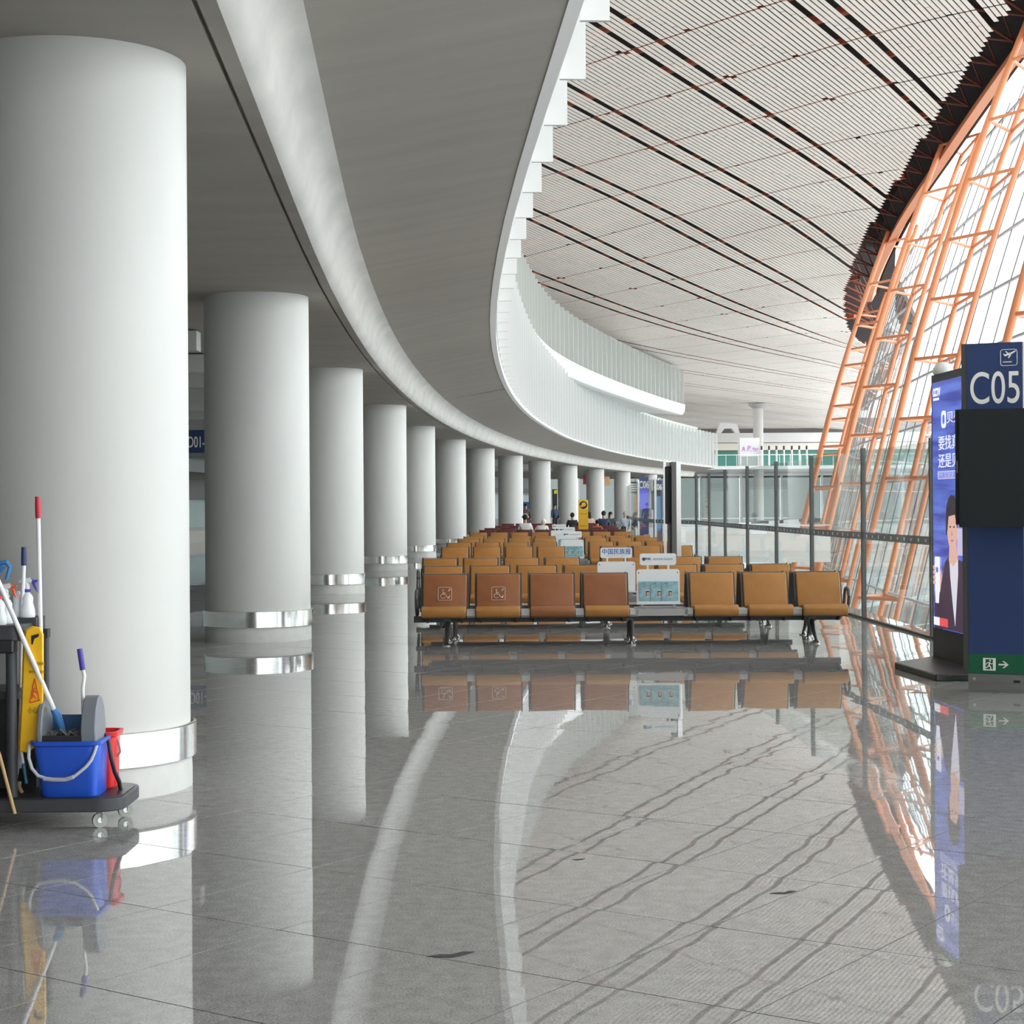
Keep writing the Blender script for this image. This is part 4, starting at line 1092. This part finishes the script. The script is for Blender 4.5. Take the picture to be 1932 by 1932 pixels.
def phones(r, T):
    pts = [T(0.098*math.cos(a*PI/8), 0.02, 0.685+0.115*math.sin(a*PI/8)) for a in range(9)]
    m = MB().tube(pts, 0.012, 6); m.sphere(pts[0], 0.028, 8, 6); m.sphere(pts[-1], 0.028, 8, 6); m.build('headphones', CW, r, smooth=True)
ppl = [(991,61.4,PI,'sit',CW,CD,HB,'person in white top with white headphones, seated with back turned, left of the far rows',0.0,1.0,False,phones),
       (1019,61.4,PI*0.9,'sit',CW,CD,CW,'person slumped forward in white hooded jacket beside the one with headphones',0.75,1.0,False,None),
       (1080,73.9,PI,'sit',CD,CD,HB,'dark-haired person in black, seated left of the yellow totem',0.0,1.0,False,None),
       (1112,82.9,PI*1.1,'sit',CP,CD,HB,'long-haired person in pale pink, seated just right of the yellow totem',0.1,1.0,True,None),
       (1127,66.9,PI,'sit',CO,CD,HB,'small person in bright orange top, seated among the maroon seats',0.0,0.82,False,None),
       (1139,73.9,PI,'sit',CN,CD,HB,'dark-haired person in navy jacket behind the one in orange',0.0,1.05,False,None),
       (1151.5,81.9,0.4,'sit',CD,CW,HB,'person in black facing the camera right of the one in navy',0.1,1.0,True,None),
       (1179,82.9,PI,'sit',CB,CD,HG,'grey-haired person in pale blue shirt right of the slim post',0.0,1.0,False,None),
       (1194,81.9,0.5,'sit',CD,CW,HB,'person in black leaning forward left of the C06 sign',0.35,1.0,True,None),
       (1047.5,104,0.6,'stand',CN,CD,HB,'person standing in dark suit beside the slim black display',0.0,1.0,False,None),
       (992.5,100,0.2,'stand',CBR,CBR,HB,'person standing in brown coat in front of the blue poster',0.0,1.0,False,None)]
for (x, D, rz, pose, sh_, tr_, hc, lab, ln_, sc__, hl, ex) in ppl:
    p = U(x, 1000, D)
    person((p.x, D, 0 if pose == 'stand' else 0.0), rz, pose, sh_, tr_, hc, lab, ln_ if abs(rz) < 1 else ln_, sc__, hl, ex)

# ------------------------------------------------------------------ cleaning cart and its load
M_cart = mat('cart_black', (0.022,0.022,0.024), 0.45)
M_cgrey = mat('cart_grey', (0.045,0.047,0.052), 0.5)
M_wring = mat('wringer_grey', (0.20,0.22,0.25), 0.4)
M_blue = mat('bucket_blue', (0.02,0.10,0.60), 0.32)
M_red = mat('bucket_red', (0.75,0.03,0.03), 0.35)
M_pole = mat('pole_white', (0.85,0.85,0.86), 0.35)
M_yel2 = mat('wet_sign_yellow', (0.92,0.52,0.01), 0.45, noise=(5,0.08,(1,1,1)))
M_wood = mat('wood_stick', (0.55,0.36,0.16), 0.6)
M_bot = mat('bottle_white', (0.75,0.78,0.79), 0.35)
M_gb = mat('grip_blue', (0.025,0.04,0.14), 0.5); M_gr = mat('grip_red', (0.55,0.03,0.05), 0.5); M_gp = mat('grip_violet', (0.06,0.05,0.38), 0.5)
M_hb = mat('hook_blue', (0.04,0.22,0.55), 0.45)
cart = empty('cleaning_cart', (-2.45, 9.25, 0), 0, 'black cleaning cart with buckets and mops beside the nearest column', 'cart')
def rpoly(x0, x1, y0, y1, r, n=6):
    P = []
    for cx, cy, a0 in ((x1-r,y1-r,0),(x0+r,y1-r,PI/2),(x0+r,y0+r,PI),(x1-r,y0+r,1.5*PI)):
        for i in range(n+1):
            a = a0+PI/2*i/n; P.append((cx+r*math.cos(a), cy+r*math.sin(a)))
    return P
def wb(mb, name, m, par=cart, **k): return mb.build(name, m, par, world=True, **k)
dk = rpoly(-3.15, -1.965, 9.0, 9.56, 0.13)
wb(MB().prism(dk, 0.085, 0.150), 'deck', M_cgrey, bevel=0.006, seg=2)
wb(MB().prism([(x*0.97-0.075+0.0, (y-9.28)*0.9+9.28) for x, y in dk], 0.149, 0.154), 'deck_mat', M_cart)
def caster(x, y, rz):
    m = MB().tube([(x,y,0.10),(x,y,0.075)], 0.014, 8); m.box(x-0.017,x-0.013,y-0.012,y+0.012,0.03,0.08).box(x+0.013,x+0.017,y-0.012,y+0.012,0.03,0.08).box(x-0.017,x+0.017,y-0.014,y+0.014,0.075,0.083)
    c = wb(m, 'caster', M_alu)
    w_ = MB(); w_.tube([(x-0.011,y,0.037),(x+0.011,y,0.037)], 0.037, 20); 
    Rm = Matrix.Translation((x,y,0)) @ Matrix.Rotation(rz,4,'Z') @ Matrix.Translation((-x,-y,0))
    w_.v = [tuple(Rm @ Vector(v)) for v in w_.v]
    o = w_.build('wheel', mat('wheel_grey', (0.36,0.37,0.33), 0.5), c, world=False); o.data.transform(Matrix.Translation(-cart.location))
    h_ = MB(); h_.tube([(x-0.014,y,0.037),(x+0.014,y,0.037)], 0.014, 12); h_.v = [tuple(Rm @ Vector(v)) for v in h_.v]
    o = h_.build('hub', M_alu, c); o.data.transform(Matrix.Translation(-cart.location))
pw = U(187, 1562, 9.05); pw2 = U(233, 1543, 9.33)
caster(pw.x, 9.06, PI/2+0.5); caster(pw2.x, 9.37, PI/2+0.5); caster(-3.0, 9.1, 1.2); caster(-3.0, 9.45, 1.2)
# uprights and trays
def vpost(px, D, y0, y1, r, name='upright', m=M_cgrey):
    a = U(px, y0, D); b = U(px-1, y1, D); return wb(MB().tube([(a.x,D,0.15),(a.x,D,a.z)], r, 12), name, m, smooth=True)
vpost(21, 9.08, 1205, 1510, 0.028); vpost(86, 9.42, 1195, 1500, 0.018); 
vpost(-40, 9.08, 1205, 1510, 0.028); vpost(-40, 9.42, 1195, 1510, 0.018)
a = U(0, 1196, 9.1); b = U(72, 1168, 9.4)
tz = U(30, 1190, 9.1).z
wb(MB().prism(rpoly(-3.0, U(30,1190,9.1).x+0.035, 9.04, 9.46, 0.05), tz-0.05, tz+0.03), 'top_tray', M_cgrey, bevel=0.006, seg=2)
wb(MB().box(-3.0, U(70,1200,9.3).x, 9.28, 9.46, tz+0.0, tz+0.055), 'tray_rim', M_cgrey)
wb(MB().box(-3.0, U(32,1220,9.1).x, 9.03, 9.12, tz-0.11, tz-0.04), 'tray_bracket', M_cart, bevel=0.008, seg=1)
wb(MB().prism(rpoly(-3.0, U(48,1310,9.1).x, 9.08, 9.46, 0.04), U(30,1318,9.1).z, U(30,1304,9.1).z), 'middle_shelf', M_cart)
wb(MB().box(-3.0, U(62,1400,9.3).x, 9.36, 9.42, 0.15, U(30,1310,9.3).z), 'back_panel', M_cart)
hk = U(85, 1190, 9.40)
wb(MB().box(hk.x-0.02, hk.x+0.02, 9.37, 9.43, hk.z-0.035, hk.z+0.01).box(hk.x-0.02,hk.x-0.008,9.37,9.43,hk.z+0.0,hk.z+0.022), 'pole_clip', M_cart)
hose = [U(180,1384,9.28), U(196,1386,9.24), U(205,1400,9.22), U(210,1430,9.22), U(216,1455,9.24), U(225,1475,9.28), U(228,1492,9.30)]
ho = wb(MB().tube(hose, 0.011, 10), 'bent_tube', M_cart, smooth=True)
# blue bucket
def bucket(x0t,x1t,x0b,x1b,y0,y1,z0,z1,m,label,px):
    ox, oy = (x0t+x1t)/2, (y0+y1)/2
    r = empty('bucket', (ox, oy, z0), 0, label, 'bucket')
    mb = MB(); rings = []
    for t, e in ((0,0.0),(0.02,0.004),(0.9,0.0),(0.93,0.012),(1.0,0.014)):
        a = x0b+(x0t-x0b)*t-e; b = x1b+(x1t-x1b)*t+e; d = 0.02*(1-t)
        rings.append([Vector((x-ox, y-oy, (z1-z0)*t)) for x, y in rpoly(a, b, y0+d-e, y1-d+e, 0.05, 5)])
    for t, e in ((1.0,-0.002),(0.05,-0.006)):
        a = x0b+(x0t-x0b)*t-e; b = x1b+(x1t-x1b)*t+e; d = 0.02*(1-t)
        rings.append([Vector((x-ox, y-oy, (z1-z0)*t)) for x, y in rpoly(a, b, y0+d-e, y1-d+e, 0.05, 5)])
    mb.sweep(rings); mb.build('tub', m, r, smooth=True)
    return r
tl = U(61,1398,9.06); tr_ = U(186,1398,9.06); bl = U(77,1512,9.06); br_ = U(183,1512,9.06)
zb = 0.154
bb = bucket(tl.x, tr_.x, bl.x, br_.x, 9.03, 9.31, zb, tl.z, M_blue, 'blue mop bucket with grey handle on the cleaning cart', 0)
hp = [U(55,1405,9.06),U(54,1430,9.03),U(60,1450,9.01),U(72,1464,9.0),U(92,1470,8.995),U(118,1471,8.995),U(140,1465,9.0),U(162,1447,9.01),U(172,1434,9.02),U(178,1420,9.03),U(185,1398,9.06)]
inv_ = bb.matrix_basis.inverted()
hb = MB().tube([inv_ @ p for p in hp], 0.0085, 8).build('handle', mat('handle_grey', (0.55,0.57,0.60), 0.4), bb, smooth=True)
MB().tube([inv_ @ U(x,y,8.985) for x, y in ((82,1469),(100,1471),(124,1471),(138,1466))], 0.011, 8).build('hand_grip', mat('handle_grey2', (0.42,0.44,0.50), 0.5), hb, smooth=True)
# wringer on top
wr_ = empty('mop_wringer', (bb.location.x, 9.14, tl.z), 0, 'grey mop wringer with lever clipped on the blue bucket', 'wringer')
iw = wr_.matrix_basis.inverted()
def wring(mb, name, m, **k):
    mb.v = [tuple(iw @ Vector(v)) for v in mb.v]; return mb.build(name, m, wr_, **k)
def cheek(px0, px1, name):
    X0 = U(px0,1350,9.05).x; X1 = U(px1,1350,9.05).x
    zt = U(100,1316,9.05).z; z0 = tl.z-0.012; h = zt-z0
    prof = [(9.04,z0),(9.03,z0+0.3*h),(9.06,z0+0.72*h),(9.11,z0+0.95*h),(9.15,zt),(9.19,z0+0.95*h),(9.24,z0+0.72*h),(9.27,z0+0.3*h),(9.26,z0)]
    return wring(MB().prism_x(prof, X0, X1), name, M_wring, bevel=0.006, seg=2)
c1 = cheek(70, 80, 'side_cheek'); c2 = cheek(153, 181, 'side_cheek')
wring(MB().box(U(72,1400,9.05).x, U(160,1400,9.05).x, 9.04, 9.06, tl.z-0.015, U(100,1388,9.05).z), 'front_lip', M_cart)
wring(MB().box(U(76,1400,9.05).x, U(156,1400,9.05).x, 9.06, 9.25, tl.z-0.02, tl.z+0.02), 'trough', M_cart)
wring(MB().prism_x([(9.24,tl.z),(9.25,tl.z),(9.28,U(0,1352,9.2).z),(9.27,U(0,1352,9.2).z)], U(92,1380,9.2).x, U(152,1380,9.2).x), 'press_plate', mat('press_blue', (0.03,0.09,0.22), 0.45))
lv = [U(157,1345,9.2),U(156,1300,9.2),U(159,1275,9.2),U(156,1262,9.2)]
l_ = wring(MB().tube(lv, 0.0095, 10), 'lever', M_pole, smooth=True)
g_ = MB().tube([iw @ U(156,1264,9.2), iw @ U(150,1224,9.2)], 0.014, 10).build('lever_grip', M_gp, l_, smooth=True)
# mop strands poking out of the press
mp_ = empty('mop', U(116,1384,9.15), 0, 'diagonal white-handled mop standing in the wringer', 'mop')
im = mp_.matrix_basis.inverted()
def mopb(mb, name, m, par=mp_, **k):
    mb.v = [tuple(im @ Vector(v)) for v in mb.v]; return mb.build(name, m, par, **k)
mopb(MB().tube([U(118,1378,9.15),U(108,1350,9.14),U(101,1338,9.13)], [0.016,0.022,0.017], 12), 'head_socket', M_hb, smooth=True)
mopb(MB().tube([U(103,1342,9.13),U(0,1105,9.0),U(-40,1010,8.95)], 0.0125, 12), 'handle', M_pole, smooth=True)
ms = MB(); random.seed(3)
for k in range(26):
    a = U(random.uniform(86,150), random.uniform(1383,1390), random.uniform(9.08,9.2)); b = a + Vector((random.uniform(-.05,.05), random.uniform(-.03,.03), random.uniform(0.0,.03)))
    c = b + Vector((random.uniform(-.05,.05), 0, -0.03)); ms.tube([a,b,c], 0.006, 5)
tag(mopb(ms, 'mop_yarn', mat('mop_grey', (0.16,0.16,0.155), 0.9), smooth=True), None, None, None, 'stuff')
# red bucket
a = U(184,1380,9.35); b = U(219,1380,9.35); c = U(186,1500,9.35); d = U(216,1500,9.35)
rb = bucket(a.x-0.05, b.x, c.x-0.05, d.x, 9.30, 9.50, 0.154, a.z, M_red, 'red bucket behind the blue one on the cleaning cart', 0)
ir = rb.matrix_basis.inverted()
MB().tube([ir @ U(218,1384,9.38), ir @ U(224,1402,9.38), ir @ U(227,1418,9.38), ir @ U(222,1426,9.38), ir @ U(216,1430,9.38)], 0.006, 8).build('handle', mat('handle_purple', (0.35,0.25,0.30), 0.5), rb, smooth=True)
# wet floor sign
ws = empty('wet_floor_sign', U(55,1420,9.10), 0, 'yellow folded wet floor warning sign hung on the cleaning cart', 'sign')
iws = ws.matrix_basis.inverted()
pts_ = [(33,1418),(38,1330),(42,1215),(46,1190),(58,1183),(72,1185),(78,1198),(78,1300),(76,1405),(60,1413),(48,1422),(38,1420)]
P3 = [iws @ U(x,y,9.06) for x, y in pts_]
sg = MB().prism_y([(p.x,p.z) for p in P3], -0.012, 0.012)
so_ = sg.build('front_leaf', M_yel2, ws, bevel=0.005, seg=2)
sg = MB().prism_y([(p.x-0.012,p.z) for p in P3], 0.016, 0.034); sg.build('rear_leaf', M_yel2, ws)
def wsp(x, y, dy=-0.014): 
    p = iws @ U(x,y,9.06); return Vector((p.x, dy, p.z))
hmk = MB().prism_y([(wsp(x,y).x, wsp(x,y).z) for x, y in ((56,1200),(71,1196),(70,1202),(62,1206),(59,1217),(56,1216))], -0.0135, -0.0125)
hmk.build('hand_slot', M_blk, so_)
M_wr = mat('warn_red', (0.75,0.10,0.02), 0.5)
tri = MB(); tq = [wsp(54,1327), wsp(72,1322), wsp(63,1281)]
for i in range(3): tri.tube([tq[i], tq[(i+1)%3]], 0.003, 5)
tri.build('warning_triangle', M_wr, so_)
fg = MB(); fg.tube([wsp(63,1299),wsp(63,1301)], 0.006, 8); 
for p, q in (((62,1302),(60,1311)),((60,1311),(66,1319)),((60,1311),(57,1320)),((62,1304),(68,1308)),((62,1303),(57,1306))): fg.tube([wsp(*p), wsp(*q)], 0.003, 5)
fg.build('slipping_figure', M_wr, so_)
tt = wsp(52,1271); text('lettering', 'WET FLOOR', 0.020, mat('print_olive', (0.25,0.20,0.02), 0.6), so_, tt, sx=0.72)
tt = wsp(54,1256); text('lettering', 'CAUTION', 0.022, MATS['print_olive'], so_, tt, sx=0.75)
tt = wsp(50,1346); text('lettering', '小心地滑', 0.035, MATS['print_olive'], so_, tt, sx=0.7)
# poles
def pole(name, pts, r, m, label, cat, grip=None):
    o0 = pts[0]; e = empty(name, o0, 0, label, cat)
    ie = e.matrix_basis.inverted()
    MB().tube([ie @ p for p in pts], r, 12).build('shaft', m, e, smooth=True)
    if grip: MB().tube([ie @ grip[0], ie @ (grip[0]*0.5+grip[1]*0.5), ie @ grip[1]], [grip[2]*0.95,grip[2],grip[2]*0.9], 12).build('grip', grip[3], e, smooth=True)
    return e
z0_ = Vector((U(79,1480,9.33).x, 9.33, 0.154))
pole('broom_handle', [z0_, U(78,1250,9.33), U(72,975,9.33)], 0.0115, M_pole, 'tallest white pole with red grip standing on the cleaning cart', 'handle', (U(72,978,9.33), U(71,937,9.33), 0.0155, M_gr))
z0_ = Vector((U(36,1480,9.30).x, 9.30, 0.154))
pole('broom_handle', [z0_, U(42,1160,9.30), U(45,1065,9.30)], 0.0105, M_pole, 'shorter white pole with dark blue grip on the cleaning cart', 'handle', (U(45,1067,9.30), U(45,1032,9.30), 0.0145, M_gb))
hkp = [U(-8,1064,9.25),U(12,1061,9.25),U(19,1070,9.25),U(12,1094,9.25)]
e = empty('hook_tool', Vector((U(-6,1100,9.25).x, 9.25, tz+0.055)), 0, 'blue hooked plastic tool at the left edge above the cart', 'tool'); ie = e.matrix_basis.inverted()
MB().tube([ie @ p for p in hkp], [0.011,0.013,0.012,0.009], 8).build('hook', M_hb, e, smooth=True)
MB().tube([(0,0,0), ie @ U(-6,1066,9.25)], 0.016, 8).build('stem', M_hb, e, smooth=True)
MB().prism_y([((ie @ U(x,y,9.25)).x,(ie @ U(x,y,9.25)).z) for x, y in ((-6,1066),(10,1070),(-2,1086),(-8,1088))], -0.01, 0.01).build('blade', M_hb, e)
e = pole('wooden_stick', [Vector((U(28,1512,8.975).x, 8.975, 0.085)), U(0,1428,8.98), U(-20,1370,8.99)], 0.009, M_wood, 'pale wooden stick leaning low at the front of the cart', 'stick')
e = pole('wooden_stick', [Vector((U(42,1505,9.2).x, 9.2, 0.154)), U(30,1470,9.2), U(20,1440,9.2)], 0.009, M_wood, 'short wooden stick behind the dark upright of the cart', 'stick')
e = empty('hand_brush', U(48,1480,9.12), 0, 'small brush with white and blue handle below the yellow sign', 'brush'); ie = e.matrix_basis.inverted()
MB().tube([ie @ U(40,1414,9.12), ie @ U(44,1440,9.12)], 0.007, 8).build('white_handle', M_pole, e, smooth=True)
MB().tube([ie @ U(44,1440,9.12), ie @ U(50,1478,9.12)], 0.009, 8).build('blue_handle', mat('brush_teal', (0.04,0.16,0.25), 0.5), e, smooth=True)
br = MB()
for k in range(14): br.tube([ie @ U(38+k*0.5,1450,9.15), ie @ U(34+k*1.9,1474,9.16)], 0.0035, 4)
tag(br.build('bristles', M_cart, e), None, None, None, 'stuff')
# spray bottles on the top tray
def bottle(px, D, ht, label, kind, trig=None, collar=None):
    zb_ = tz+0.03 if D < 9.27 else tz+0.055
    p = U(px, 1165, D); e = empty('spray_bottle', (p.x, D, zb_), 0, label, 'bottle', 'spray bottles on the cart tray')
    MB().lathe([(0.036,0),(0.040,0.008),(0.038,0.04),(0.028,0.075),(0.030,0.10),(0.022,0.118),(0.014,0.125),(0.014,0.135)], 20).build('body', M_bot, e, smooth=True)
    if collar: MB().lathe([(0.016,0.130),(0.017,0.133),(0.017,0.145),(0.014,0.146)], 16).build('collar', collar, e, smooth=True)
    if trig:
        MB().tube([(0,0,0.140),(0,0,0.165),(-0.012,0,0.185)], [0.012,0.013,0.010], 8).prism_y([(-0.045,0.182),(0.02,0.178),(0.028,0.192),(0.015,0.205),(-0.03,0.197)], -0.010, 0.010).build('spray_head', M_bot, e, smooth=True)
        MB().prism_y([(0.015,0.205),(0.035,0.192),(0.055,0.195),(0.052,0.183),(0.040,0.178),(0.048,0.150),(0.055,0.128),(0.046,0.135),(0.032,0.160),(0.022,0.180)], -0.007, 0.007).build('trigger', trig, e, bevel=0.002, seg=1)
    return e
bottle(52, 9.31, 0, 'clear white spray bottle with blue trigger, rightmost on the cart tray', 0, M_gp, M_gp)
bottle(33, 9.34, 0, 'white bottle without trigger between the sprays on the cart tray', 0)
bottle(12, 9.22, 0, 'white spray bottle with red trigger on the cart tray', 0, M_wr, mat('collar_pale', (0.7,0.65,0.62), 0.4))
bottle(-2, 9.12, 0, 'white bottle with red collar at the left edge of the picture', 0, None, M_red)
